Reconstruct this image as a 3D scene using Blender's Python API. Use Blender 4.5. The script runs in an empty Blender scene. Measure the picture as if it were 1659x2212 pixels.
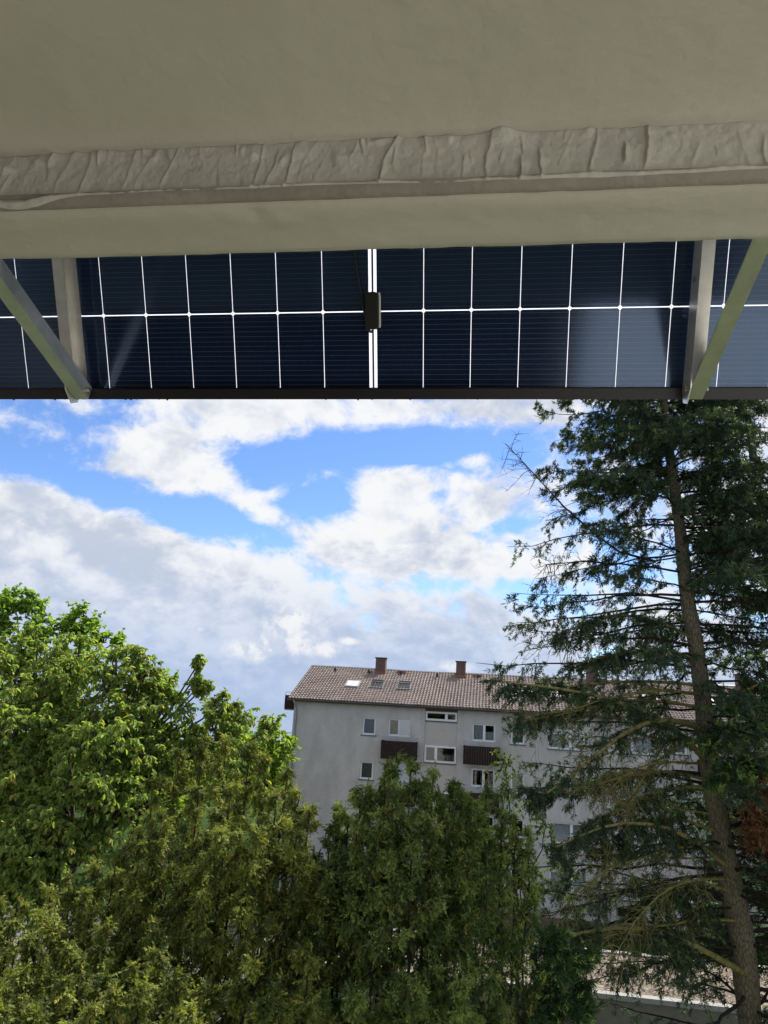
import bpy, math, random
import numpy as np
from mathutils import Matrix, Vector
rng = np.random.default_rng(7)
random.seed(7)
R = math.radians
scene = bpy.context.scene
C = scene.collection

# ------------------------------------------------------------------ camera
CZ = 12.6                                     # camera height above the ground
F_PX, CX, CY = 1534.0, 829.5, 1106.0          # focal length / centre on a 1659 x 2212 picture
PITCH, ROLL, YAW = R(15.2), R(3.2), R(7.65)
def _axes():
    c, s = math.cos(PITCH), math.sin(PITCH); cr, sr = math.cos(ROLL), math.sin(ROLL)
    fw = np.array([0, c, s]); up = np.array([0, -s, c]); rt = np.array([1., 0, 0])
    r2 = cr*rt + sr*up; u2 = -sr*rt + cr*up
    Z = np.array([[math.cos(YAW), -math.sin(YAW), 0], [math.sin(YAW), math.cos(YAW), 0], [0, 0, 1]])
    return Z@r2, Z@u2, Z@fw
AR, AU, AF = _axes()
def ray(px, py):
    return (px-CX)/F_PX*AR - (py-CY)/F_PX*AU + AF
def at(px, py, Y):                            # pixel + distance (metres ahead) -> world point
    d = ray(px, py); p = d*Y/d[1]
    return np.array([p[0], p[1], p[2]+CZ])
cam_data = bpy.data.cameras.new('camera'); cam = bpy.data.objects.new('camera', cam_data); C.objects.link(cam)
cam_data.sensor_fit = 'HORIZONTAL'; cam_data.sensor_width = 36.0; cam_data.lens = 36.0*F_PX/1659.0
cam_data.clip_start = 0.02; cam_data.clip_end = 3000
m = Matrix.Identity(4)
for i in range(3):
    m[i][0] = AR[i]; m[i][1] = AU[i]; m[i][2] = -AF[i]
m[2][3] = CZ
cam.matrix_world = m
scene.camera = cam

# ------------------------------------------------------------------ light
SUN_EL, SUN_AZ = R(52), R(34)                 # azimuth measured from +Y towards +X
SUN_DIR = Vector((math.cos(SUN_EL)*math.sin(SUN_AZ), math.cos(SUN_EL)*math.cos(SUN_AZ), math.sin(SUN_EL)))
sl = bpy.data.lights.new('sun', 'SUN'); sl.energy = 5.0; sl.angle = R(0.53); sl.color = (1.0, 0.95, 0.87)
so = bpy.data.objects.new('sun', sl); C.objects.link(so); so.location = (0, 0, 60)
so.rotation_euler = SUN_DIR.to_track_quat('Z', 'Y').to_euler()
vs = scene.view_settings
scene.display_settings.display_device = 'sRGB'
vs.view_transform = 'Standard'; vs.look = 'None'; vs.gamma = 1.0; vs.exposure = 0.75
vs.use_curve_mapping = False
scene.cycles.max_bounces = 7; scene.cycles.diffuse_bounces = 4; scene.cycles.transparent_max_bounces = 12
scene.cycles.caustics_reflective = False; scene.cycles.caustics_refractive = False
scene.cycles.sample_clamp_indirect = 6.0

# ------------------------------------------------------------------ sky: Nishita + procedural clouds
world = bpy.data.worlds.new('World'); scene.world = world; world.use_nodes = True
def build_sky():
    nt = world.node_tree; N = nt.nodes; L = nt.links; N.clear()
    def n(t, **k):
        x = N.new(t)
        for a, b in k.items(): setattr(x, a, b)
        return x
    def mth(op, a, b=None, c=None, clamp=False):
        x = n('ShaderNodeMath', operation=op, use_clamp=clamp)
        for i, v in enumerate((a, b, c)):
            if v is None: continue
            if hasattr(v, 'links'): L.new(v, x.inputs[i])
            else: x.inputs[i].default_value = v
        return x.outputs[0]
    def vm(op, a, b=None, scale=None):
        x = n('ShaderNodeVectorMath', operation=op)
        for i, v in enumerate((a, b)):
            if v is None: continue
            if hasattr(v, 'links'): L.new(v, x.inputs[i])
            else: x.inputs[i].default_value = v
        if scale is not None:
            if hasattr(scale, 'links'): L.new(scale, x.inputs['Scale'])
            else: x.inputs['Scale'].default_value = scale
        return x
    def noise(vec, scale, detail=8, rough=0.55, dist=0.0, off=(0, 0, 0)):
        x = n('ShaderNodeTexNoise'); x.inputs['Scale'].default_value = scale
        x.inputs['Detail'].default_value = detail; x.inputs['Roughness'].default_value = rough
        x.inputs['Distortion'].default_value = dist
        a = vm('ADD', vec, off); L.new(a.outputs[0], x.inputs['Vector'])
        return x.outputs['Fac'] if 'Fac' in x.outputs else x.outputs[0]
    def smooth(v, lo, hi):
        x = n('ShaderNodeMapRange', interpolation_type='SMOOTHSTEP'); L.new(v, x.inputs['Value'])
        x.inputs['From Min'].default_value = lo; x.inputs['From Max'].default_value = hi
        return x.outputs['Result']
    sky = n('ShaderNodeTexSky', sky_type='NISHITA'); sky.sun_disc = False
    sky.sun_elevation = SUN_EL; sky.sun_rotation = SUN_AZ
    sky.air_density = 1.0; sky.dust_density = 0.15; sky.ozone_density = 6.0; sky.altitude = 200
    tc = n('ShaderNodeTexCoord'); d = tc.outputs['Generated']
    sep = n('ShaderNodeSeparateXYZ'); L.new(d, sep.inputs[0])
    zc = mth('MAXIMUM', sep.outputs[2], 0.0)
    inv = mth('DIVIDE', 1.0, mth('ADD', zc, 0.75))
    pv = vm('SCALE', d, scale=inv).outputs[0]          # cloud deck seen in perspective
    # cloud layout: (px, py, half-width, half-height, tilt deg, amount)  on the 1659 x 2212 picture
    blobs = [(860, 975, 240, 50, -3, -.60), (1010, 985, 150, 50, 0, -.45), (560, 1010, 130, 55, 20, -.55), (700, 1080, 80, 75, 25, -.65),
             (545, 1165, 170, 40, 14, -.60), (440, 1110, 80, 40, 0, -.40), (240, 930, 70, 35, -35, -.42), (90, 985, 120, 40, 10, -.40),
             (240, 1085, 200, 26, 16, -.42), (30, 880, 120, 25, 0, -.25), (930, 1258, 60, 24, 0, -.55), (1135, 1290, 75, 36, 12, -.52),
             (1080, 1140, 60, 20, -15, -.46), (1000, 1200, 190, 40, 0, .30), (1060, 1235, 60, 20, 0, .2), (960, 1050, 60, 26, -20, -.30), (1150, 1110, 60, 40, 0, -.22),
             (380, 985, 150, 60, -8, .55), (560, 935, 60, 30, -10, .35), (600, 1110, 110, 45, 18, .40), (900, 895, 330, 38, 0, .42),
             (655, 1040, 75, 18, -22, .70), (890, 1032, 150, 32, -8, .72), (1010, 990, 60, 14, -10, .3), (860, 1150, 160, 80, -10, .45), (1080, 1050, 70, 55, 0, .25),
             (150, 1200, 330, 110, 8, .55), (700, 1240, 400, 60, 3, .30), (620, 1372, 95, 62, 0, .30), (600, 1450, 900, 130, 0, .50), (470, 880, 90, 16, 0, .22)]
    acc = None
    for px, py, hw, hh, tilt, amp in blobs:
        r0 = ray(px, py); c = r0/np.linalg.norm(r0)
        k = 1.0/np.linalg.norm(r0)/F_PX
        mp = n('ShaderNodeMapping', vector_type='TEXTURE'); L.new(d, mp.inputs['Vector'])
        mp.inputs['Location'].default_value = tuple(c)
        mp.inputs['Rotation'].default_value = (0, R(tilt), YAW)
        mp.inputs['Scale'].default_value = (hw*k*1.25, 0.6, hh*k*1.25)
        ln = vm('LENGTH', mp.outputs[0]).outputs['Value']
        g = mth('MULTIPLY', smooth(ln, 1.5, 0.3), amp*.84)
        acc = g if acc is None else mth('ADD', acc, g)
    su = SUN_DIR
    off = (su.x*.035, su.y*.0, su.z*.035)                # step towards the sun, for the lit sides of the clouds
    def field(o, dt=9):
        n1 = noise(pv, 6.0, dt, 0.60, 0.35, (3.1+o[0], 1.7+o[1], 0.4+o[2]))
        n2 = noise(pv, 19., dt-2, 0.62, 0.35, (0.3+o[0], 5.7+o[1], 2.4+o[2]))
        return mth('ADD', mth('MULTIPLY', mth('SUBTRACT', n1, 0.5), 1.9), mth('MULTIPLY', mth('SUBTRACT', n2, 0.5), 1.35))
    fa = field((0, 0, 0)); fb = field(off, 5)
    f = mth('ADD', mth('ADD', mth('ADD', fa, acc), 0.16), mth('MULTIPLY', smooth(sep.outputs[2], .07, -.02), .7))
    mask = smooth(f, -0.14, 0.40)
    # self-shading of the clouds: side turned to the sun, thickness, large soft patches
    rel = mth('MULTIPLY', mth('SUBTRACT', fa, fb), .95)
    thick = smooth(f, 0.15, 1.15)
    n3 = noise(pv, 3.2, 4, 0.58, 0.4, (0.25, 0.1, 0.16))
    sh = mth('ADD', mth('ADD', rel, mth('MULTIPLY', mth('SUBTRACT', n3, 0.5), 1.7)), mth('MULTIPLY', thick, -0.30))
    shade = smooth(sh, -0.55, 0.22)
    ramp = n('ShaderNodeMixRGB'); L.new(shade, ramp.inputs[0])
    ramp.inputs[1].default_value = (0.57, 0.635, 0.76, 1); ramp.inputs[2].default_value = (0.95, 0.96, 0.98, 1)
    low = smooth(sep.outputs[2], 0.22, 0.0)                     # the far underside of the deck is greyer
    lowc = n('ShaderNodeMixRGB'); L.new(mth('MULTIPLY', low, 0.70), lowc.inputs[0]); L.new(ramp.outputs[0], lowc.inputs[1])
    lowc.inputs[2].default_value = (0.38, 0.52, 0.80, 1)
    # a bright cumulus head standing in front of the deck
    cumf = None
    for px, py, hw, hh in ((625, 1350, 62, 44), (655, 1385, 62, 42), (590, 1395, 46, 34), (540, 1405, 60, 24), (700, 1400, 50, 24), (755, 1385, 34, 10), (985, 1440, 34, 16), (430, 1360, 14, 6)):
        r0 = ray(px, py); c = r0/np.linalg.norm(r0); k = 1.0/np.linalg.norm(r0)/F_PX
        mp = n('ShaderNodeMapping', vector_type='TEXTURE'); L.new(d, mp.inputs['Vector'])
        mp.inputs['Location'].default_value = tuple(c); mp.inputs['Rotation'].default_value = (0, 0, YAW)
        mp.inputs['Scale'].default_value = (hw*k, .6, hh*k)
        g = mth('SUBTRACT', 1.0, vm('LENGTH', mp.outputs[0]).outputs['Value'])
        cumf = g if cumf is None else mth('MAXIMUM', cumf, g)
    nc = noise(d, 30, 6, .62, .2)
    cumf = mth('ADD', cumf, mth('MULTIPLY', mth('SUBTRACT', nc, .5), 2.0))
    nd = noise(d, 42, 5, .6, .2, (1.3, .2, .7))
    cm = n('ShaderNodeMixRGB'); L.new(smooth(nd, .36, .56), cm.inputs[0]); cm.inputs[1].default_value = (.62, .70, .84, 1); cm.inputs[2].default_value = (.97, .97, .98, 1)
    cum = n('ShaderNodeMixRGB'); L.new(mth('MULTIPLY', smooth(cumf, -.25, .75), .85), cum.inputs[0]); L.new(lowc.outputs[0], cum.inputs[1])
    L.new(cm.outputs[0], cum.inputs[2])
    hs = n('ShaderNodeHueSaturation'); hs.inputs['Saturation'].default_value = 1.08; hs.inputs['Hue'].default_value = .508; L.new(sky.outputs[0], hs.inputs['Color'])
    b1 = n('ShaderNodeBackground'); L.new(hs.outputs[0], b1.inputs[0]); b1.inputs[1].default_value = 0.108
    b2 = n('ShaderNodeBackground'); L.new(cum.outputs[0], b2.inputs[0]); b2.inputs[1].default_value = 0.585
    mx = n('ShaderNodeMixShader'); L.new(mask, mx.inputs[0]); L.new(b1.outputs[0], mx.inputs[1]); L.new(b2.outputs[0], mx.inputs[2])
    out = n('ShaderNodeOutputWorld'); L.new(mx.outputs[0], out.inputs[0])
build_sky()

# ------------------------------------------------------------------ helpers
def tag(o, label=None, cat=None, group=None, kind=None):
    if label: o['label'] = label
    if cat: o['category'] = cat
    if group: o['group'] = group
    if kind: o['kind'] = kind
    return o
def empty(name, loc=(0, 0, 0), rot=(0, 0, 0)):
    o = bpy.data.objects.new(name, None); C.objects.link(o); o.location = loc; o.rotation_euler = rot
    o.empty_display_size = 0.2
    return o
def link(name, me, mat, parent=None):
    o = bpy.data.objects.new(name, me); C.objects.link(o)
    if mat is not None and not me.materials: me.materials.append(mat)
    if parent is not None: o.parent = parent
    return o
class MB:
    """collects simple shapes into one mesh"""
    def __init__(s): s.v = []; s.f = []
    def quad(s, *p):
        b = len(s.v); s.v += [tuple(q) for q in p]; s.f.append(tuple(range(b, b+len(p)))); return s
    def box(s, x0, x1, y0, y1, z0, z1, bev=0):
        b = len(s.v)
        s.v += [(x, y, z) for z in (z0, z1) for y in (y0, y1) for x in (x0, x1)]
        s.f += [tuple(b+i for i in q) for q in ((0, 2, 3, 1), (4, 5, 7, 6), (0, 1, 5, 4), (2, 6, 7, 3), (0, 4, 6, 2), (1, 3, 7, 5))]
        return s
    def prism(s, poly, axis, a0, a1):
        """poly of 2D points extruded along an axis ('x','y','z')"""
        b = len(s.v); k = len(poly)
        def P(p, a): return {'x': (a, p[0], p[1]), 'y': (p[0], a, p[1]), 'z': (p[0], p[1], a)}[axis]
        s.v += [P(p, a0) for p in poly] + [P(p, a1) for p in poly]
        s.f.append(tuple(b+i for i in range(k))[::-1]); s.f.append(tuple(b+k+i for i in range(k)))
        for i in range(k): j = (i+1) % k; s.f.append((b+i, b+j, b+k+j, b+k+i))
        return s
    def tube(s, pts, rad, sides=8, cap=True):
        pts = [np.array(p, float) for p in pts]; b = len(s.v); k = len(pts)
        rs = rad if hasattr(rad, '__len__') else [rad]*k
        for i, p in enumerate(pts):
            t = pts[min(i+1, k-1)] - pts[max(i-1, 0)]; t /= np.linalg.norm(t)+1e-9
            a = np.cross(t, (0, 0, 1) if abs(t[2]) < .9 else (1, 0, 0)); a /= np.linalg.norm(a); c = np.cross(t, a)
            for j in range(sides):
                w = 2*math.pi*j/sides; s.v.append(tuple(p + rs[i]*(math.cos(w)*a + math.sin(w)*c)))
        for i in range(k-1):
            for j in range(sides):
                q = (j+1) % sides; s.f.append((b+i*sides+j, b+i*sides+q, b+(i+1)*sides+q, b+(i+1)*sides+j))
        if cap:
            s.f.append(tuple(b+j for j in range(sides))[::-1]); s.f.append(tuple(b+(k-1)*sides+j for j in range(sides)))
        return s
    def mesh(s, name):
        me = bpy.data.meshes.new(name); me.from_pydata(s.v, [], s.f); me.update(); return me
    def build(s, name, mat, parent=None, smooth=False):
        me = s.mesh(name)
        if smooth: me.polygons.foreach_set('use_smooth', [True]*len(me.polygons))
        return link(name, me, mat, parent)
def np_mesh(name, V, Fc, attrs=None, smooth=False):
    """V (n,3) float, Fc (k,p) int -> mesh, with optional point attributes"""
    V = np.ascontiguousarray(V, np.float32); Fc = np.ascontiguousarray(Fc, np.int32)
    me = bpy.data.meshes.new(name); k, p = Fc.shape
    me.vertices.add(len(V)); me.vertices.foreach_set('co', V.ravel())
    me.loops.add(k*p); me.loops.foreach_set('vertex_index', Fc.ravel())
    me.polygons.add(k); me.polygons.foreach_set('loop_start', np.arange(0, k*p, p, dtype=np.int32))
    if smooth: me.polygons.foreach_set('use_smooth', np.ones(k, bool))
    me.update(calc_edges=True)
    for a, val in (attrs or {}).items():
        at_ = me.attributes.new(a, 'FLOAT', 'POINT'); at_.data.foreach_set('value', np.ascontiguousarray(val, np.float32))
    return me
def unit(a): return a/(np.linalg.norm(a, axis=-1, keepdims=True)+1e-9)

# ------------------------------------------------------------------ materials
def mat_base(name):
    m = bpy.data.materials.new(name); m.use_nodes = True; nt = m.node_tree
    return m, nt.nodes, nt.links, nt.nodes['Principled BSDF']
def simple(name, col, rough=0.6, metal=0.0, var=0.0, scale=8.0, bump=0.0, bscale=60.0, spec=0.5, dark=None, detail=6):
    m, N, L, P = mat_base(name)
    P.inputs['Base Color'].default_value = (*col, 1); P.inputs['Roughness'].default_value = rough
    P.inputs['Metallic'].default_value = metal; P.inputs['Specular IOR Level'].default_value = spec
    tc = N.new('ShaderNodeTexCoord')
    if var > 0:
        nz = N.new('ShaderNodeTexNoise'); nz.inputs['Scale'].default_value = scale; nz.inputs['Detail'].default_value = detail
        nz.inputs['Roughness'].default_value = .6
        L.new(tc.outputs['Object'], nz.inputs['Vector'])
        cr = N.new('ShaderNodeValToRGB'); L.new(nz.outputs[0], cr.inputs[0])
        d = dark or tuple(c*(1-var) for c in col); b = tuple(min(1, c*(1+var*.6)) for c in col)
        cr.color_ramp.elements[0].position = .3; cr.color_ramp.elements[1].position = .7
        cr.color_ramp.elements[0].color = (*d, 1); cr.color_ramp.elements[1].color = (*b, 1)
        L.new(cr.outputs[0], P.inputs['Base Color'])
    if bump > 0:
        nb = N.new('ShaderNodeTexNoise'); nb.inputs['Scale'].default_value = bscale; nb.inputs['Detail'].default_value = 5
        L.new(tc.outputs['Object'], nb.inputs['Vector'])
        bp = N.new('ShaderNodeBump'); bp.inputs['Strength'].default_value = bump; bp.inputs['Distance'].default_value = .02
        L.new(nb.outputs[0], bp.inputs['Height']); L.new(bp.outputs[0], P.inputs['Normal'])
    return m
def glass_mat(name, refl=0.04, tint=(1, 1, 1), rough=0.02, translucent=0.0, gcol=(1, 1, 1)):
    """thin pane: mostly see-through, reflecting by Fresnel"""
    m = bpy.data.materials.new(name); m.use_nodes = True; N = m.node_tree.nodes; L = m.node_tree.links; N.clear()
    tr = N.new('ShaderNodeBsdfTransparent'); tr.inputs[0].default_value = (*tint, 1)
    body = tr.outputs[0]
    if translucent:
        tl = N.new('ShaderNodeBsdfTranslucent'); tl.inputs[0].default_value = (.97, .97, 1, 1)
        mt = N.new('ShaderNodeMixShader'); mt.inputs[0].default_value = translucent
        L.new(body, mt.inputs[1]); L.new(tl.outputs[0], mt.inputs[2]); body = mt.outputs[0]
    gl = N.new('ShaderNodeBsdfGlossy'); gl.inputs['Roughness'].default_value = rough; gl.inputs[0].default_value = (*gcol, 1)
    lw = N.new('ShaderNodeLayerWeight'); lw.inputs[0].default_value = .5      # Schlick's Fresnel, the same from both sides of the pane
    pw = N.new('ShaderNodeMath'); pw.operation = 'POWER'; L.new(lw.outputs['Facing'], pw.inputs[0]); pw.inputs[1].default_value = 5.0
    fr = N.new('ShaderNodeMath'); fr.operation = 'MULTIPLY_ADD'; L.new(pw.outputs[0], fr.inputs[0]); fr.inputs[1].default_value = 1-refl; fr.inputs[2].default_value = refl
    mx = N.new('ShaderNodeMixShader'); L.new(fr.outputs[0], mx.inputs[0]); L.new(body, mx.inputs[1]); L.new(gl.outputs[0], mx.inputs[2])
    o = N.new('ShaderNodeOutputMaterial'); L.new(mx.outputs[0], o.inputs[0])
    return m
def foliage(name, dark, light, tip, transl=0.35, rough=0.6, spec=0.15, tcol=None):
    m = bpy.data.materials.new(name); m.use_nodes = True; N = m.node_tree.nodes; L = m.node_tree.links
    P = N['Principled BSDF']; out = N['Material Output']
    av = N.new('ShaderNodeAttribute'); av.attribute_name = 'var'
    ap = N.new('ShaderNodeAttribute'); ap.attribute_name = 'tip'
    m1 = N.new('ShaderNodeMixRGB'); L.new(av.outputs['Fac'], m1.inputs[0]); m1.inputs[1].default_value = (*dark, 1); m1.inputs[2].default_value = (*light, 1)
    m2 = N.new('ShaderNodeMixRGB'); L.new(ap.outputs['Fac'], m2.inputs[0]); L.new(m1.outputs[0], m2.inputs[1]); m2.inputs[2].default_value = (*tip, 1)
    L.new(m2.outputs[0], P.inputs['Base Color']); P.inputs['Roughness'].default_value = rough; P.inputs['Specular IOR Level'].default_value = spec
    tl = N.new('ShaderNodeBsdfTranslucent')
    m3 = N.new('ShaderNodeMixRGB'); m3.blend_type = 'MULTIPLY'; m3.inputs[0].default_value = 1; L.new(m2.outputs[0], m3.inputs[1]); m3.inputs[2].default_value = (*(tcol or (1.5, 1.5, .6)), 1)
    L.new(m3.outputs[0], tl.inputs[0])
    mx = N.new('ShaderNodeMixShader'); mx.inputs[0].default_value = transl
    L.new(P.outputs[0], mx.inputs[1]); L.new(tl.outputs[0], mx.inputs[2]); L.new(mx.outputs[0], out.inputs[0])
    return m
def bark_mat():
    m, N, L, P = mat_base('spruce_bark')
    tc = N.new('ShaderNodeTexCoord'); mp = N.new('ShaderNodeMapping'); L.new(tc.outputs['Object'], mp.inputs[0]); mp.inputs['Scale'].default_value = (1, 1, .32)
    v = N.new('ShaderNodeTexVoronoi'); v.feature = 'DISTANCE_TO_EDGE'; v.inputs['Scale'].default_value = 26; L.new(mp.outputs[0], v.inputs[0])
    nz = N.new('ShaderNodeTexNoise'); nz.inputs['Scale'].default_value = 7; nz.inputs['Detail'].default_value = 8; L.new(tc.outputs['Object'], nz.inputs[0])
    cr = N.new('ShaderNodeValToRGB'); L.new(v.outputs[0], cr.inputs[0]); e = cr.color_ramp.elements
    e[0].position = .0; e[0].color = (.035, .028, .022, 1); e[1].position = .16; e[1].color = (.20, .17, .14, 1)
    mx = N.new('ShaderNodeMixRGB'); L.new(nz.outputs[0], mx.inputs[0]); L.new(cr.outputs[0], mx.inputs[1]); mx.inputs[2].default_value = (.10, .095, .05, 1)
    L.new(mx.outputs[0], P.inputs['Base Color']); P.inputs['Roughness'].default_value = .95; P.inputs['Specular IOR Level'].default_value = .1
    bp = N.new('ShaderNodeBump'); bp.inputs['Strength'].default_value = 1; bp.inputs['Distance'].default_value = .05; L.new(cr.outputs[0], bp.inputs['Height']); L.new(bp.outputs[0], P.inputs['Normal'])
    return m
M = {}
M['plaster'] = simple('cream_plaster', (.575, .555, .490), .85, var=.10, scale=2.2, bump=.16, bscale=38, detail=12)
M['rough_plaster'] = simple('trowelled_plaster', (.56, .555, .52), .6, var=.10, scale=16, bump=.22, bscale=60)
M['strip'] = simple('drip_strip_brown', (.31, .29, .255), .85, var=.15, scale=10, bump=.2, bscale=80)  # darker and browner than the plaster on either side
M['facade'] = simple('facade_plaster', (.80, .78, .72), .9, var=.04, scale=2, bump=.1, bscale=80)
M['floor'] = simple('balcony_floor', (.42, .38, .31), .8, var=.1, scale=6)
M['aluminium'] = simple('brushed_aluminium', (.80, .78, .74), .40, metal=.85, var=.14, scale=22, bump=.03, bscale=70)
M['steel'] = simple('bolt_steel', (.45, .44, .42), .35, metal=.9)
M['black_frame'] = simple('black_anodised', (.016, .016, .02), .4, metal=.2, spec=.5)
M['black_plastic'] = simple('black_plastic', (.012, .012, .013), .5)
M['silicone'] = simple('white_sealant', (.75, .74, .7), .5)
M['back_glass'] = glass_mat('rear_glass', refl=.075, rough=.13, gcol=(.46, .64, 1.0))
M['front_glass'] = glass_mat('front_glass', refl=.02, rough=.3, translucent=.5, tint=(.7, .72, .76))
M['pane'] = glass_mat('window_pane', refl=.04, rough=.02, tint=(.8, .82, .82))
def cell_mat():
    m, N, L, P = mat_base('silicon_cell')
    tc = N.new('ShaderNodeTexCoord'); sp = N.new('ShaderNodeSeparateXYZ'); L.new(tc.outputs['Object'], sp.inputs[0])
    a = N.new('ShaderNodeMath'); a.operation = 'MULTIPLY'; L.new(sp.outputs[1], a.inputs[0]); a.inputs[1].default_value = 16/0.178
    b = N.new('ShaderNodeMath'); b.operation = 'FRACT'; L.new(a.outputs[0], b.inputs[0])
    c = N.new('ShaderNodeMath'); c.operation = 'COMPARE'; L.new(b.outputs[0], c.inputs[0]); c.inputs[1].default_value = .5; c.inputs[2].default_value = .045
    nz = N.new('ShaderNodeTexNoise'); nz.inputs['Scale'].default_value = 260; L.new(tc.outputs['Object'], nz.inputs[0])
    d = N.new('ShaderNodeMath'); d.operation = 'MULTIPLY'; L.new(c.outputs[0], d.inputs[0]); L.new(nz.outputs[0], d.inputs[1])
    mx = N.new('ShaderNodeMixRGB'); L.new(d.outputs[0], mx.inputs[0]); mx.inputs[1].default_value = (.009, .022, .066, 1); mx.inputs[2].default_value = (.20, .22, .26, 1)
    L.new(mx.outputs[0], P.inputs['Base Color']); P.inputs['Roughness'].default_value = .5; P.inputs['Specular IOR Level'].default_value = .05
    return m
M['cell'] = cell_mat()
M['bark'] = bark_mat()
M['moss_bark'] = simple('mossy_branch', (.19, .175, .065), .95, var=.5, scale=12, bump=.4, bscale=40, spec=.1)
M['dark_bark'] = simple('dark_branch', (.03, .025, .02), .95, var=.4, scale=12, spec=.1)
M['cherry_bark'] = simple('cherry_bark', (.06, .05, .045), .9, var=.4, scale=9, spec=.1)
M['cherry_leaf'] = foliage('cherry_leaf', (.135, .205, .050), (.265, .345, .10), (.40, .30, .09), .54, tcol=(1.45, 1.5, .65))
M['maple_leaf'] = foliage('maple_leaf', (.13, .22, .04), (.24, .35, .07), (.3, .32, .08), .54, tcol=(1.4, 1.5, .6))
M['far_leaf'] = foliage('far_leaf', (.13, .22, .03), (.24, .33, .05), (.25, .29, .06), .45)
M['yew_leaf'] = foliage('yew_needles', (.050, .072, .019), (.255, .29, .066), (.38, .31, .07), .36)
M['yew_leaf_green'] = foliage('yew_needles_green', (.046, .078, .025), (.225, .285, .078), (.36, .30, .07), .36)
M['spruce_leaf'] = foliage('spruce_needles', (.026, .050, .032), (.078, .118, .058), (.20, .29, .09), .24)
M['fir_leaf'] = foliage('fir_needles', (.024, .056, .024), (.066, .125, .038), (.24, .36, .09), .25)
M['dead_leaf'] = foliage('dead_needles', (.11, .055, .028), (.24, .125, .06), (.3, .17, .08), .2, tcol=(1.2, 1, .6))
M['shrub_leaf'] = foliage('shrub_leaf', (.05, .095, .022), (.12, .18, .04), (.2, .18, .05), .4)

# ------------------------------------------------------------------ ground
grass = simple('grass', (.03, .052, .013), .95, var=.5, scale=.8, bump=.5, bscale=14, spec=.03)
asphalt = simple('asphalt', (.13, .128, .125), .9, var=.2, scale=1.5, bump=.2, bscale=60, spec=.1)
def ground():
    n = 80; xs = np.linspace(-1, 1, n); xs = np.sign(xs)*np.abs(xs)**2.2*900
    X, Y = np.meshgrid(xs, xs); Y = Y+40; V = np.stack([X, Y, -.048*np.clip(np.hypot(X, Y)-78, 0, None)], -1).reshape(-1, 3)   # the land falls away beyond the block
    i = np.arange((n-1)*(n-1)); r, c = i//(n-1), i % (n-1); a = r*n+c
    o = link('ground', np_mesh('ground', V, np.stack([a, a+1, a+n+1, a+n], 1)), grass); tag(o, kind='structure')
    o = MB().quad((-60, 37.5, .004), (40, 37.5, .004), (40, 44.0, .004), (-60, 44.0, .004)).build('road', asphalt); tag(o, kind='structure')
    mb = MB()
    mb.box(-60, 40, 44.0, 44.15, 0, .12); mb.box(-60, 40, 37.35, 37.5, 0, .12)
    tag(mb.build('kerb', simple('kerb_concrete', (.34, .33, .31), .9, var=.2, scale=4)), kind='structure')
    o = MB().quad((-40, 16, .005), (-9.0, 16, .005), (-9.0, 37.3, .005), (-40, 37.3, .005)).build('parking_area', asphalt); tag(o, kind='structure')
ground()

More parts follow.
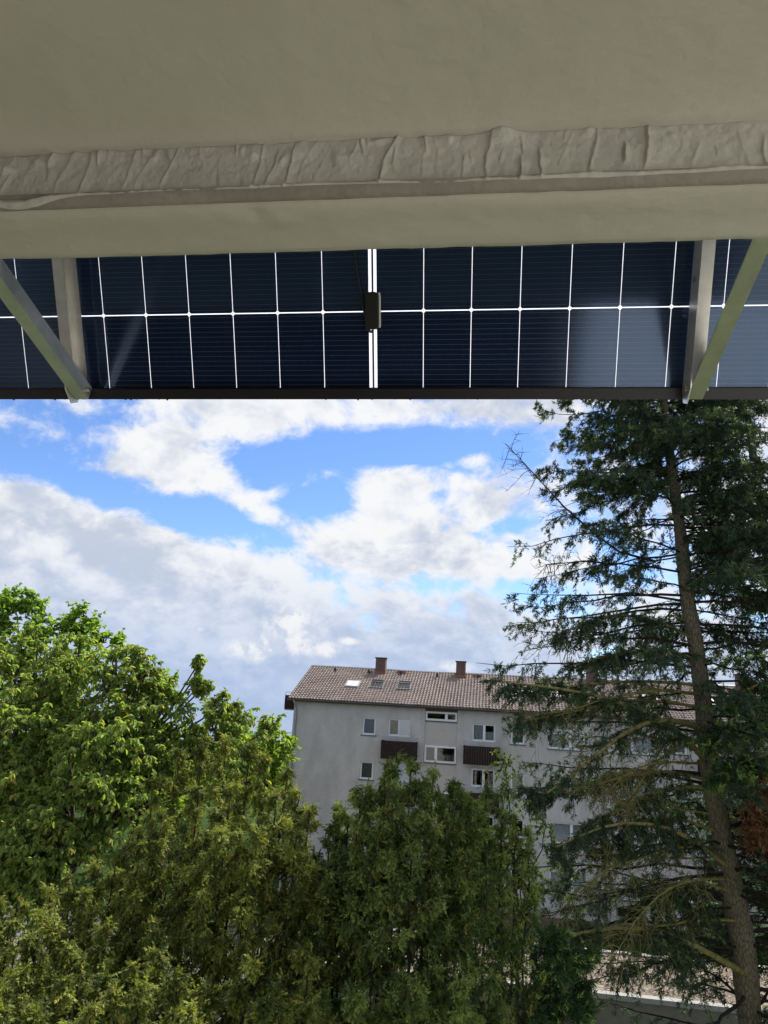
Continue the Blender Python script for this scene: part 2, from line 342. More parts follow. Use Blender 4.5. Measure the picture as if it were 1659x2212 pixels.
# ------------------------------------------------------------------ own building: balcony above, wall behind
def vnoise(x, y, seed=0):
    xi = np.floor(x).astype(int); yi = np.floor(y).astype(int); xf = x-xi; yf = y-yi
    def h(a, b):
        s = np.sin(a*127.1 + b*311.7 + seed*74.7)*43758.5453; return s-np.floor(s)
    u = xf*xf*(3-2*xf); v = yf*yf*(3-2*yf)
    return (h(xi, yi)*(1-u)+h(xi+1, yi)*u)*(1-v) + (h(xi, yi+1)*(1-u)+h(xi+1, yi+1)*u)*v
def fbm(x, y, seed=0, o=4):
    t = 0; a = .5
    for k in range(o): t = t + a*(vnoise(x*2**k, y*2**k, seed+k)-.5); a *= .5
    return t
YE, ZE = 0.86, 0.619            # outer lower edge of the slab, relative to the camera
YC, YB, ZB, ZT = 0.7595, 0.750, 0.630, 0.706
XL, XR = -3.4, 1.05
def own_building():
    root = empty('balcony_building', (0, 0, 0))
    tag(root, 'cream plastered balcony overhead with a rough trowelled beam along its edge', 'balcony')
    # soffit slab
    nx, ny = 160, 40
    x = np.linspace(XL, XR, nx); y = np.linspace(-1.25, YB+.004, ny); X, Y = np.meshgrid(x, y)
    Zs = ZT + CZ + .006*fbm(X*2, Y*2, 3) + .0022*fbm(X*11, Y*11, 5)
    for cx_, cy_, rr, dp in ((.02, .735, .030, .003), (-.35, .70, .02, .004), (.21, .69, .018, .003), (.62, .71, .02, .003)):
        Zs = Zs - dp*np.exp(-(((X-cx_)/rr)**2 + ((Y-cy_)/(rr*.6))**2))
    V = np.stack([X, Y, Zs], -1).reshape(-1, 3); i = np.arange((nx-1)*(ny-1)); r, c = i//(nx-1), i % (nx-1); a = r*nx+c
    link('soffit', np_mesh('soffit', V, np.stack([a, a+nx, a+nx+1, a+1], 1), smooth=True), M['plaster'], root)
    # trowelled inner face of the beam
    nx, nz = 0, 44
    x = np.concatenate([np.linspace(XL, -1.0, 200)[:-1], np.linspace(-1.0, .62, 1250)[:-1], np.linspace(.62, XR, 52)]); nx = len(x)
    t = np.linspace(0, 1, nz); X, T = np.meshgrid(x, t)
    H = (ZT-ZB); Zz = ZB + CZ + T*(H+.004)
    disp = .005*fbm(X*5, T*1.2, 11) + .0026*fbm(X*60, T*3.3, 12) + .0018*fbm(X*150, T*9, 13)
    g = np.random.default_rng(3)
    for k in range(250):                      # plaster ridges left by the trowel
        x0 = XL+(XR-XL)*(k+g.uniform(-.8, .8))/250; sl_ = g.uniform(-.012, .024); w = g.uniform(.0016, .0034); amp = g.uniform(.0015, .0062)*g.uniform(.2, 1)
        t0 = g.uniform(-.5, .8); t1 = g.uniform(.55, 1.4)
        xc = x0 + sl_*(T-.5) + .003*np.sin(T*g.uniform(3, 7)+k) + .004*fbm(T*6, T*0, k)
        left = np.exp(-np.clip(xc-X, 0, None)**2/(w*.55)**2); right = np.exp(-np.clip(X-xc, 0, None)/(w*2.0))
        disp = disp + amp*np.where(X < xc, left, right)*np.clip((T-t0)*5, 0, 1)*np.clip((t1-T)*5, 0, 1)
    for k in range(110):                      # lumps near the top
        x0 = g.uniform(XL, XR); tt = g.uniform(.55, .95); disp = disp + g.uniform(.001, .0045)*np.exp(-((X-x0+(T-tt)*g.uniform(-.03, .03))/g.uniform(.003, .013))**2-((T-tt)/g.uniform(.04, .13))**2)
    disp = disp - .005*np.exp(-((T-.985)/.03)**2)*(1+1.5*fbm(X*12, T*0, 61))      # groove under the soffit
    disp = disp + .009*np.exp(-((X-.02)/.024)**2-((T-.93)/.2)**2)
    disp = disp + .006*np.exp(-((T-.03)/.07)**2)*(1+1.6*fbm(X*14, T*0, 21))       # thick lower lip
    Yy = YB - .002 - disp*np.clip(1.0-(.0)*T, 0, 1); Zz = Zz + .006*fbm(X*5, T*0+3, 31)*(1-T)**3 - .010*np.exp(-((X+.62)/.05)**2)*(1-T)**2
    Yy[0] = YB+.003; Zz[0] = Zz[1]-.001; V = np.stack([X, Yy, Zz], -1).reshape(-1, 3); i = np.arange((nx-1)*(nz-1)); r, c = i//(nx-1), i % (nx-1); a = r*nx+c
    link('trowelled_beam_face', np_mesh('beam_face', V, np.stack([a, a+1, a+nx+1, a+nx], 1), smooth=True), M['rough_plaster'], root)
    nx = 500; x = np.linspace(XL, XR, nx); pr = np.array([(YB-.004, ZB+.006), (YB-.003, ZB+.001), (YB+.0015, ZB-.0045), (YC-.0018, ZE+.0008), (YC+.002, ZE+.004)]); k = 5
    V = np.zeros((nx, k, 3)); V[:, :, 0] = x[:, None]; V[:, :, 1] = pr[None, :, 0]-.0035; V[:, :, 2] = pr[None, :, 1]+CZ
    V[:, 1:4, 2] += .003*fbm(x[:, None]*22, np.arange(1, 4)[None]*.8, 51); V[:, 1:4, 1] += .004*fbm(x[:, None]*16, np.arange(1, 4)[None]*.5, 52)
    V = V.reshape(-1, 3); i = np.arange((nx-1)*(k-1)); r, c = i//(k-1), i % (k-1); a = r*k+c
    link('drip_strip', np_mesh('drip_strip', V, np.stack([a, a+1, a+k+1, a+k], 1), smooth=True), M['strip'], root)
    # chamfer + smooth underside + outer face, as one extruded strip with uneven edges
    prof = [(YB-.001, ZB+.0015), (YC-.002, ZE+.003), (YC+.004, ZE+.0005)] + [(YC+.004+(YE-YC-.006)*k/9, ZE-.0006*math.sin(k)) for k in range(1, 10)] + [(YE, ZE+.003), (YE, ZE+.05), (YE, ZE+.26)]
    nx = 420; x = np.linspace(XL, XR, nx); k = len(prof)
    pr = np.array(prof); V = np.zeros((nx, k, 3)); V[:, :, 0] = x[:, None]; V[:, :, 1] = pr[None, :, 0]; V[:, :, 2] = pr[None, :, 1]+CZ
    nx_ = x[:, None]; jj = np.arange(k)[None, :]
    V[:, :, 2] += .0035*fbm(nx_*7, jj*.35, 41) + .0012*fbm(nx_*45, jj*.9, 42)
    V[:, 1:3, 1] += .003*fbm(nx_*9, jj[:, 1:3]*0, 43)
    for xx, yk, rr, dp in ((-.30, .775, .012, .006), (-.27, .79, .02, -.004), (.15, .83, .008, .003), (.33, .82, .006, .004)):
        V[:, :, 2] += dp*np.exp(-((V[:, :, 0]-xx)/rr)**2-((V[:, :, 1]-yk)/.012)**2)
    V[:, 11:13, 2] += (.0028*fbm(x*30, x*0, 44))[:, None]
    V[:, 0, 1] = YB-.001; V = V.reshape(-1, 3); i = np.arange((nx-1)*(k-1)); r, c = i//(k-1), i % (k-1); a = r*k+c
    link('beam_underside', np_mesh('beam_underside', V, np.stack([a, a+1, a+k+1, a+k], 1), smooth=True), M['plaster'], root)
    # solid body of the slab, parapet upstairs, wall behind, own floor and parapet
    MB().box(XL, XR-.002, -1.3, YE-.004, CZ+ZT+.03, CZ+ZE+.23).build('slab_body', M['plaster'], root)
    MB().box(XL, XR-.002, YE-.11, YE-.006, CZ+ZE+.235, CZ+1.60).build('upper_parapet', M['plaster'], root)
    MB().box(-14, 14, -1.7, -1.25, 0, 16.5).build('facade_wall', M['facade'], root)
    dg = MB().box(-2.6, .62, -1.249, -1.20, CZ-1.77, CZ+.55).build('added_glazed_door', simple('added_dark_door_glass', (.012, .012, .013), .15), root)  # unseen dark door added behind the camera to darken the panel's reflection
    for xx in (-2.6, -1.55, -.5, .56): MB().box(xx, xx+.06, -1.1995, -1.17, CZ-1.77, CZ+.55).build('added_door_frame', simple('added_door_frame_brown', (.10, .06, .04), .5), dg)  # frame bars of the added door
    MB().box(XL, XR, -1.249, YE, CZ-2.0, CZ-1.78).build('balcony_floor', M['floor'], root)
    MB().box(XL, XR, YE-.11, YE-.006, CZ-1.775, CZ-.86).build('lower_parapet', M['plaster'], root)
    MB().box(XL-.14, XL-.002, -1.249, YE, CZ-2.0, CZ+ZE+.23).build('side_wall', M['plaster'], root)
    return root
own_building()

# ------------------------------------------------------------------ solar panel and its brackets
TH = math.atan2(.885, -.4655)
P0 = (-0.242, 1.419, CZ+.861)                 # crossing of the centre line and the first row line
PW, PC = .1830, .1070                          # row / column pitch
NC = 11
def panel():
    root = empty('solar_panel', P0, (TH, 0, 0))
    tag(root, 'dark glass solar panel hung tilted below the balcony edge, seen from behind', 'solar panel')
    g = .0021; cw, ch, k = PC-.0014, PW-.0025, .0040
    poly = [(-cw/2+k, -ch/2), (cw/2-k, -ch/2), (cw/2, -ch/2+k), (cw/2, ch/2-k), (cw/2-k, ch/2), (-cw/2+k, ch/2), (-cw/2, ch/2-k), (-cw/2, -ch/2+k)]
    cm = MB().prism(poly, 'z', -.0002, .0002).mesh('solar_cell'); cm.materials.append(M['cell'])
    xs = []
    for j in range(NC):
        xs += [.0085+PC*(j+.5), -(.0085+PC*(j+.5))]
    for r in range(-1, 5):
        for xx in xs:
            o = link('solar_cell', cm, None, root); o.location = (xx, (r+.5)*PW, 0)
    hx = .0085+PC*NC+.014; s0, s1 = -PW-.002, 5*PW+.012
    MB().box(-hx, hx, s0, s1, .0012, .0032).build('rear_glass', M['back_glass'], root)
    MB().box(-hx, hx, s0, s1, -.0032, -.0012).build('front_glass', M['front_glass'], root)
    MB().box(-.0022, .0022, s0+.012, s1-.01, -.0004, .0004).build('centre_ribbon', M['black_frame'], root)
    # frame: bottom, top, sides (lip over the rear glass edge)
    fz0, fz1 = -.006, .030; lip = .012; wall = .0025
    def rail(n, x0, x1, y0, y1, inner):
        mb = MB(); mb.box(x0, x1, y0, y1, fz0, .0045)
        if inner == 'b': mb.box(x0, x1, y0, y0+wall, .0045, fz1); mb.box(x0, x1, y0+wall, y0+.024, fz1-.002, fz1)
        if inner == 't': mb.box(x0, x1, y1-wall, y1, .0045, fz1); mb.box(x0, x1, y1-.024, y1-wall, fz1-.002, fz1)
        if inner == 'l': mb.box(x0, x0+wall, y0, y1, .0045, fz1); mb.box(x0+wall, x0+.022, y0, y1, fz1-.002, fz1)
        if inner == 'r': mb.box(x1-wall, x1, y0, y1, .0045, fz1); mb.box(x1-.022, x1-wall, y0, y1, fz1-.002, fz1)
        mb.build(n, M['black_frame'], root)
    rail('frame_rail', -hx-.002, hx+.002, -.196, -.1705, 'b')
    rail('frame_rail', -hx-.002, hx+.002, s1-.010, s1+.014, 't')
    rail('frame_rail', -hx-.004, -hx+.009, -.1700, s1-.0105, 'l'); rail('frame_rail', hx-.009, hx+.004, -.1700, s1-.0105, 'r')
    for xx in (-.50, .61):
        MB().tube([(xx, -.178, .0301), (xx, -.178, .0312)], .0045, 10).build('drain_hole', M['black_plastic'], root)
    jb = MB()
    jb.prism([(-.014, -.040), (.009, -.040), (.014, -.034), (.014, .036), (.009, .041), (-.009, .041), (-.014, .036)], 'z', .0033, .020).build('junction_box', M['black_plastic'], root)
    MB().tube([(.0155, -.036, .005), (.0165, -.030, .005), (.0165, .034, .005), (.0150, .040, .005)], .0026, 8).build('sealant_bead', M['silicone'], root)
    MB().tube([(.0, -.041, .012), (.0, -.047, .012), (-.004, -.046, .014), (-.009, -.034, .016), (-.016, -.008, .014), (-.027, .045, .010), (-.038, .115, .008), (-.046, .20, .008), (-.05, .36, .008)], .0027, 8).build('cable', M['black_plastic'], root, True)
    g2 = np.random.default_rng(12); mb = MB()
    for i in range(46):                       # rain drops under the frame edge
        xx = g2.uniform(-hx, hx); rr = g2.uniform(.0012, .0032); zz = g2.uniform(.0, .012)
        mb.tube([(xx, -.1965+rr*.6, zz), (xx, -.1965, zz), (xx+rr*.1, -.1965-rr*.7, zz-.0005), (xx, -.1965-rr*1.15, zz-.001)], [rr*1.1, rr*1.0, rr*.72, rr*.2], 8)
    o = mb.build('water_drops', simple('drop', (.02, .02, .025), .05, spec=.6), root, True); tag(o, kind='stuff')
panel()
def bracket(xw, label):
    root = empty('mounting_bracket', (xw, P0[1], P0[2]), (TH, 0, 0))
    tag(root, label, 'bracket', 'brackets behind the solar panel')
    z0, z1 = .0305, .088; fl = .0255; th = .0022; sb, st_ = -.203, .95
    mb = MB()
    mb.prism([(z0, sb+.022), (z0, st_), (z1, st_), (z1, sb+.034), (z1-.018, sb), (z0+.012, sb)], 'x', 0, th)   # poly is (z,s) mapped below
    # prism gives (x, z, s): swap to (x, s, z)
    mb.v = [(a, c, b) for a, b, c in mb.v]
    mb.box(th, fl, sb+.040, st_, z1-th, z1); mb.box(th, fl, sb+.024, st_, z0, z0+th)
    rail = mb.build('rail', M['aluminium'], root)
    for s_ in (-.168, .05):
        MB().tube([(-.004, s_, .060), (.006, s_, .060)], .0055, 6).build('bolt', M['steel'], root)
    # hook over the parapet upstairs
    Rm = Matrix.Rotation(TH, 4, 'X'); inv = Rm.inverted(); base = Vector((xw, P0[1], P0[2]))
    def loc(p): return tuple(inv @ (Vector(p)-base))
    def bar(name, a, b, wx0, wx1, hgt, th_, leg):
        a = np.array(a); b = np.array(b); t = unit(b-a); up = unit(np.array([0, -t[2], t[1]]))
        up = up if up[2] > 0 else -up
        mb = MB()
        def bx(x0, x1, h0, h1):
            pts = []
            for p in (a, b):
                for (xx, hh) in ((x0, h0), (x1, h0), (x1, h1), (x0, h1)):
                    pts.append(loc((xw+xx, p[1]+up[1]*hh, p[2]+up[2]*hh)))
            k = len(mb.v); mb.v.extend(pts)
            mb.f.extend([tuple(k+i for i in q) for q in ((3, 2, 1, 0), (4, 5, 6, 7), (0, 1, 5, 4), (1, 2, 6, 5), (2, 3, 7, 6), (3, 0, 4, 7))])
        bx(wx0, wx1, 0, th_)
        if leg: bx(wx1-th_, wx1, th_, leg)
        return mb.build(name, M['aluminium'], root)
    a = np.array([0, 1.462, CZ+.664]); bpt = np.array([0, YE-.005, CZ+.664+(1.462-YE+.005)*.262])
    bar('strut', a, bpt, .0035, .036, .0, .0025, .034)
    mb = MB().tube([loc((xw-.003, 1.45, CZ+.683)), loc((xw+.045, 1.45, CZ+.683))], .0055, 8); mb.build('bolt', M['steel'], root)
    ytop = P0[1] - .4655*.93 - .885*.06; ztop = P0[2] + .885*.93 - .4655*.06
    bar('hook', (0, ytop+.02, ztop-.02), (0, YE-.12, CZ+1.603), .003, .035, 0, .003, 0)
bracket(-.957, 'left aluminium mounting bracket with rail and strut behind the solar panel')
bracket(.437, 'right aluminium mounting bracket with bright rail and olive strut behind the panel')

# ------------------------------------------------------------------ apartment block opposite
M['render_grey'] = None
def facade_mat():
    m, N, L, P = mat_base('grey_roughcast')
    tc = N.new('ShaderNodeTexCoord')
    mp = N.new('ShaderNodeMapping'); L.new(tc.outputs['Object'], mp.inputs[0]); mp.inputs['Scale'].default_value = (1, 1, .45)
    n1 = N.new('ShaderNodeTexNoise'); n1.inputs['Scale'].default_value = .9; n1.inputs['Detail'].default_value = 9; n1.inputs['Roughness'].default_value = .65; L.new(mp.outputs[0], n1.inputs[0])
    n2 = N.new('ShaderNodeTexNoise'); n2.inputs['Scale'].default_value = 28; n2.inputs['Detail'].default_value = 3; L.new(tc.outputs['Object'], n2.inputs[0])
    br = N.new('ShaderNodeTexBrick'); br.inputs['Scale'].default_value = 1.6; br.inputs['Mortar Size'].default_value = .03; br.inputs['Color1'].default_value = (.49, .49, .49, 1); br.inputs['Color2'].default_value = (.52, .52, .52, 1); br.inputs['Mortar'].default_value = (.46, .46, .46, 1)
    rt = N.new('ShaderNodeMapping'); rt.inputs['Rotation'].default_value = (R(90), 0, 0); L.new(tc.outputs['Object'], rt.inputs[0]); L.new(rt.outputs[0], br.inputs[0])
    s = N.new('ShaderNodeMixRGB'); s.inputs[0].default_value = .5; L.new(n1.outputs[0], s.inputs[1]); L.new(br.outputs[0], s.inputs[2])
    s2 = N.new('ShaderNodeMixRGB'); s2.inputs[0].default_value = .32; L.new(s.outputs[0], s2.inputs[1]); L.new(n2.outputs[0], s2.inputs[2])
    cr = N.new('ShaderNodeValToRGB'); L.new(s2.outputs[0], cr.inputs[0])
    cr.color_ramp.elements[0].position = .38; cr.color_ramp.elements[0].color = (.33, .308, .28, 1)
    cr.color_ramp.elements[1].position = .60; cr.color_ramp.elements[1].color = (.66, .615, .56, 1)
    L.new(cr.outputs[0], P.inputs['Base Color']); P.inputs['Roughness'].default_value = .95; P.inputs['Specular IOR Level'].default_value = .1
    bp = N.new('ShaderNodeBump'); bp.inputs['Strength'].default_value = .5; bp.inputs['Distance'].default_value = .03; L.new(n2.outputs[0], bp.inputs['Height']); L.new(bp.outputs[0], P.inputs['Normal'])
    return m
M['render_grey'] = facade_mat()
M['stair_beige'] = simple('stair_plaster', (.52, .465, .41), .9, var=.06, scale=3, bump=.2, bscale=70)
M['white_pvc'] = simple('white_window_frame', (.78, .78, .77), .4)
M['slate'] = simple('slate_sill', (.10, .10, .11), .6)
M['shutter'] = simple('grey_shutter', (.66, .66, .64), .6, var=.08, scale=5)
M['curtain'] = simple('lace_curtain', (.62, .63, .64), .9, var=.25, scale=9)
M['blind'] = simple('grey_blind', (.15, .155, .16), .8)
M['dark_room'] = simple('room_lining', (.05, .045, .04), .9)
M['dark_wood'] = simple('dark_stained_boards', (.040, .029, .023), .9, var=.5, scale=7, bump=.3, bscale=30, spec=.08)
M['railing'] = simple('galvanised_rail', (.35, .36, .37), .45, metal=.6)
M['gutter'] = simple('zinc_gutter', (.16, .16, .165), .45, metal=.4, var=.2, scale=4)
M['pipe'] = simple('zinc_pipe', (.36, .36, .34), .5, metal=.4, var=.2, scale=4)
M['brown_trim'] = simple('brown_fascia', (.10, .055, .04), .7)
M['plinth'] = simple('red_brown_plinth', (.20, .105, .09), .9, var=.2, scale=4)
M['chimney'] = simple('brown_chimney_cladding', (.155, .085, .070), .75, var=.22, scale=3)
M['dark_metal'] = simple('dark_metal', (.035, .035, .04), .5, metal=.3)
M['terracotta'] = simple('terracotta', (.36, .13, .075), .8, var=.15, scale=8)
M['skylight_white'] = simple('skylight_reflection', (.8, .8, .8), .5)  # white pane colour stands in for the sky's reflection in the glass
def tile_mat():
    m, N, L, P = mat_base('weathered_roof_tile')
    ge = N.new('ShaderNodeNewGeometry'); oi = N.new('ShaderNodeObjectInfo')
    tc = N.new('ShaderNodeTexCoord')
    n1 = N.new('ShaderNodeTexNoise'); n1.inputs['Scale'].default_value = .8; n1.inputs['Detail'].default_value = 8; n1.inputs['Roughness'].default_value = .7; L.new(ge.outputs['Position'], n1.inputs[0])
    wn = N.new('ShaderNodeTexNoise'); wn.inputs['Scale'].default_value = 5.0; wn.inputs['Detail'].default_value = 2; L.new(ge.outputs['Position'], wn.inputs[0])
    mx = N.new('ShaderNodeMixRGB'); mx.inputs[0].default_value = .5; L.new(n1.outputs[0], mx.inputs[1]); L.new(wn.outputs[0], mx.inputs[2])
    cr = N.new('ShaderNodeValToRGB'); L.new(mx.outputs[0], cr.inputs[0])
    e = cr.color_ramp.elements; e[0].position = .33; e[0].color = (.155, .112, .086, 1); e[1].position = .66; e[1].color = (.43, .345, .285, 1)
    x = cr.color_ramp.elements.new(.5); x.color = (.285, .21, .168, 1)
    L.new(cr.outputs[0], P.inputs['Base Color']); P.inputs['Roughness'].default_value = .62; P.inputs['Specular IOR Level'].default_value = .4
    return m
M['tile'] = tile_mat()

def wall_holes(mb, x0, x1, z0, z1, holes, y=0.0, depth=.16):
    xs = sorted({x0, x1, *[h[0] for h in holes], *[h[1] for h in holes]}); zs = sorted({z0, z1, *[h[2] for h in holes], *[h[3] for h in holes]})
    for a, b in zip(xs[:-1], xs[1:]):
        for c, d in zip(zs[:-1], zs[1:]):
            mx_, mz = (a+b)/2, (c+d)/2
            if any(h[0] < mx_ < h[1] and h[2] < mz < h[3] for h in holes): continue
            mb.quad((a, y, c), (b, y, c), (b, y, d), (a, y, d))
    for h in holes:
        a, b, c, d = h[:4]; e = y+depth
        mb.quad((a, y, c), (a, y, d), (a, e, d), (a, e, c)); mb.quad((b, y, c), (b, e, c), (b, e, d), (b, y, d))
        mb.quad((a, y, d), (b, y, d), (b, e, d), (a, e, d)); mb.quad((a, y, c), (a, e, c), (b, e, c), (b, y, c))
def house():
    hy = R(-1.4); D = 49.1
    root = empty('apartment_block', (-math.sin(hy)*D, math.cos(hy)*D, 0), (0, 0, hy))
    tag(root, 'grey rendered apartment block with brown tiled roof and dark balconies opposite', 'building')
    XA, XB = -13.3, 27.0; Hc = CZ; EZ = Hc+.10; RIDGE_Y, DEPTH = 5.5, 11.0
    RZ = Hc+2.62
    holes = []; wins = []
    FL = [0, 1, 2, 3]
    def win(x0, x1, z0, z1, fl, **k):
        holes.append((x0, x1, z0-2.8*fl+Hc, z1-2.8*fl+Hc)); wins.append((x0, x1, z0-2.8*fl+Hc, z1-2.8*fl+Hc, k))
    rr = random.Random(5)
    def unit_(mx_, s):                         # one stair unit, s=+1/-1 mirrors nothing but keeps order
        for fl in FL:
            c = rr.choice
            win(mx_-5.27, mx_-4.38, -1.97, -.85, fl, split=[1], cur=['blind' if fl == 1 else c([None, 'blind'])], shut=.07)
            win(mx_-3.52, mx_-2.0, -1.94, -.82, fl, split=[.48, .52], cur=[None, None] if fl else [None, None], shut=.06, rshut=.9 if fl == 0 else c([0, .5, .9]), door=1)
            win(mx_+2.04, mx_+3.55, -1.94, -.82, fl, split=[.52, .48], cur=['lace' if fl == 0 else c([None, 'lace']), 'half' if fl == 0 else None], shut=.05, door=0)
            win(mx_+4.55, mx_+5.42, -1.97, -.88, fl, split=[1], cur=[c([None, 'blind'])], shut=.06)
            win(mx_+6.93, mx_+9.23, -2.12, -.86, fl, split=[.6, .4], cur=['lace', 'lace'] if fl != 1 else [None, None], shut=.28 if fl == 0 else .08)
            if mx_ < 0 or True:
                if mx_+13.5 < XB and mx_ < 0: win(mx_+11.2, mx_+13.5, -2.12, -.95, fl, split=[.4, .6], cur=['lace', 'lace'], shut=.06)
    unit_(-3.2, 1); unit_(16.6, 1)
    stair = [(-4.28, -2.13), (15.5, 17.65)]
    for a, b in stair: holes.append((a, b, .75, EZ-.02))
    mb = MB(); wall_holes(mb, XA, XB, .7, EZ+.05, holes); mb.build('front_wall', M['render_grey'], root)
    mb = MB()
    mb.quad((XA, DEPTH, 0), (XA, 0, 0), (XA, 0, EZ+.05), (XA, RIDGE_Y, RZ-.12), (XA, DEPTH, EZ+.05)).build('gable_wall', M['render_grey'], root)
    mb = MB()
    mb.quad((XB, 0, 0), (XB, DEPTH, 0), (XB, DEPTH, EZ+.05), (XB, RIDGE_Y, RZ-.12), (XB, 0, EZ+.05)).build('gable_wall', M['render_grey'], root)
    MB().quad((XB, DEPTH, 0), (XA, DEPTH, 0), (XA, DEPTH, EZ+.05), (XB, DEPTH, EZ+.05)).build('rear_wall', M['render_grey'], root)
    MB().box(XA-.03, XB+.03, -.03, .1, 0, .74).build('plinth', M['plinth'], root)
    mb = MB()                                   # floors and a back partition so that rooms are dark
    for k in range(1, 5): mb.box(XA+.05, XB-.05, .4, 4.4, k*2.8-1.15, k*2.8-1.0)
    mb.box(XA+.05, XB-.05, 4.4, 4.5, .2, EZ-.1); mb.build('inner_floors', M['dark_room'], root)

    def window(x0, x1, z0, z1, split, cur, shut=0, rshut=0, door=None, y=.10, sill=True, fr=.055):
        mb = MB(); d = .06
        mb.box(x0, x1, y, y+d, z0, z0+fr*1.15); mb.box(x0, x1, y, y+d, z1-fr, z1)
        mb.box(x0, x0+fr, y, y+d, z0+fr*1.15, z1-fr); mb.box(x1-fr, x1, y, y+d, z0+fr*1.15, z1-fr)
        xx = x0; cells = []
        W = x1-x0
        for i, s in enumerate(split):
            a = xx + (fr if i == 0 else fr*.6); xx += s*W; b = xx - (fr if i == len(split)-1 else fr*.6); cells.append((a, b))
            if i < len(split)-1: mb.box(xx-fr*.6, xx+fr*.6, y, y+d, z0+fr*1.15, z1-fr)
        for a, b in cells:                      # sash frames stand a little proud
            f2 = .05; mb.box(a, b, y-.012, y+.03, z0+fr*1.15, z0+fr*1.15+f2); mb.box(a, b, y-.012, y+.03, z1-fr-f2, z1-fr)
            mb.box(a, a+f2, y-.012, y+.03, z0+fr*1.15+f2, z1-fr-f2); mb.box(b-f2, b, y-.012, y+.03, z0+fr*1.15+f2, z1-fr-f2)
        w = mb.build('window', M['white_pvc'], root)
        for i, (a, b) in enumerate(cells):
            MB().box(a+.05, b-.05, y+.012, y+.018, z0+fr*1.15+.05, z1-fr-.05).build('pane', M['pane'], w)
            c = cur[i] if i < len(cur) else None
            if c in ('lace', 'half'):
                zt = z1-.06 if c == 'lace' else z0+(z1-z0)*.55
                n = 26; mb2 = MB()
                for q in range(n):
                    xa, xb = a+.03+(b-a-.06)*q/n, a+.03+(b-a-.06)*(q+1)/n
                    ya, yb = y+.11+.025*math.sin(q*1.9), y+.11+.025*math.sin((q+1)*1.9)
                    mb2.quad((xa, ya, z0+.05), (xb, yb, z0+.05), (xb, yb, zt), (xa, ya, zt))
                mb2.build('curtain', M['curtain'], w)
            elif c == 'blind':
                mb2 = MB(); n = 14; hh = (z1-z0-.12)/n
                for q in range(n): mb2.quad((a+.03, y+.10, z0+.06+q*hh), (b-.03, y+.10, z0+.06+q*hh), (b-.03, y+.085, z0+.06+(q+.9)*hh), (a+.03, y+.085, z0+.06+(q+.9)*hh))
                mb2.build('blind', M['blind'], w)
        if shut:
            h = (z1-z0)*shut; slats(x0+.01, x1-.01, z1-h, z1, y-.05, w)
        if rshut:
            a, b = cells[-1]; zb = z1-(z1-z0)*rshut; slats(a-.02, x1-.01, zb, z1, y-.045, w)
        if sill: MB().box(x0-.10, x1+.10, -.06, y+.02, z0-.062, z0-.004).build('sill', M['slate'], w)
        return w
    def slats(x0, x1, z0, z1, y, w):
        n = max(2, int((z1-z0)/.05)); h = (z1-z0)/n; mb = MB()
        for i in range(n):
            za = z0+i*h
            mb.quad((x0, y+.012, za), (x1, y+.012, za), (x1, y, za+h*.3), (x0, y, za+h*.3)); mb.quad((x0, y, za+h*.3), (x1, y, za+h*.3), (x1, y+.004, za+h), (x0, y+.004, za+h))
        mb.build('shutter', M['shutter'], w)
    for x0, x1, z0, z1, k in wins:
        kk = dict(k); door = kk.pop('door', None)
        window(x0, x1, z0, z1, sill=door is None, **kk)
        if door is not None:                    # door leaf below the sill line on one side
            W = x1-x0; a, b = (x0+W*.5, x1) if door == 1 else (x0, x0+W*.5)
            MB().box(a, b, .085, .15, z0-1.08, z0-.005).build('balcony_door', M['white_pvc'], root)
    # stairwell strips
    for a, b in stair:
        y = .07
        zs = [(-.81, -.22, [.66, .34])] + [(-3.44-2.8*k, -2.38-2.8*k, [.36, .64]) for k in range(3)]
        prev = EZ-.02
        MB().box(a+.002, b-.002, -.01, .2, Hc-.215, Hc+.075).build('stair_fascia', M['brown_trim'], root)
        for i, (z0, z1, sp) in enumerate(zs):
            if i: MB().box(a, b, y, y+.2, Hc+z1+.004, prev).build('stair_panel', M['stair_beige'], root)
            window(a+.03, b-.03, Hc+z0, Hc+z1, sp, ['blind', None] if i == 1 else [None, None], y=y-.02, sill=False, fr=.07)
            MB().box(a, b, y-.07, y+.05, Hc+z0-.07, Hc+z0-.006).build('sill', M['slate'], root)
            prev = Hc+z0-.076
        MB().box(a, b, y, y+.2, .75, prev).build('stair_panel', M['stair_beige'], root)
    # balconies
    for cx_, sgn in ((-5.86, 0), (-.52, 1), (13.94, 0), (19.3, 1)):
        for fl in FL:
            x0, x1 = cx_-1.12, cx_+1.12; z = Hc-2.8*fl
            b = MB().box(x0, x1, -.95, .0-.001, z-3.32, z-3.16).build('balcony', M['stair_beige'], root)
            n = 14                              # front boards
            for i in range(n):
                xa = x0+(x1-x0)*i/n; xb = x0+(x1-x0)*(i+1)/n-.006
                MB().box(xa, xb, -.99-.006*(i % 2), -.955, z-3.34, z-2.20-.004*(i % 3)).build('board', M['dark_wood'], b)
            MB().box(x0-.03, x0-.002, -.99, -.002, z-3.34, z-2.20).build('side_board', M['dark_wood'], b); MB().box(x1+.002, x1+.03, -.99, -.002, z-3.34, z-2.20).build('side_board', M['dark_wood'], b)
            mb = MB()
            for q in ((x0, -.96), (x1, -.96), ((x0+x1)/2, -.96)): mb.box(q[0]-.012, q[0]+.012, q[1]-.012, q[1]+.012, z-2.20, z-1.99)
            mb.box(x0-.02, x1+.02, -.985, -.945, z-1.99, z-1.965); mb.box(x0-.02, x0+.01, -.945, 0, z-1.99, z-1.965); mb.box(x1-.01, x1+.02, -.945, 0, z-1.99, z-1.965)
            mb.build('railing', M['railing'], b)
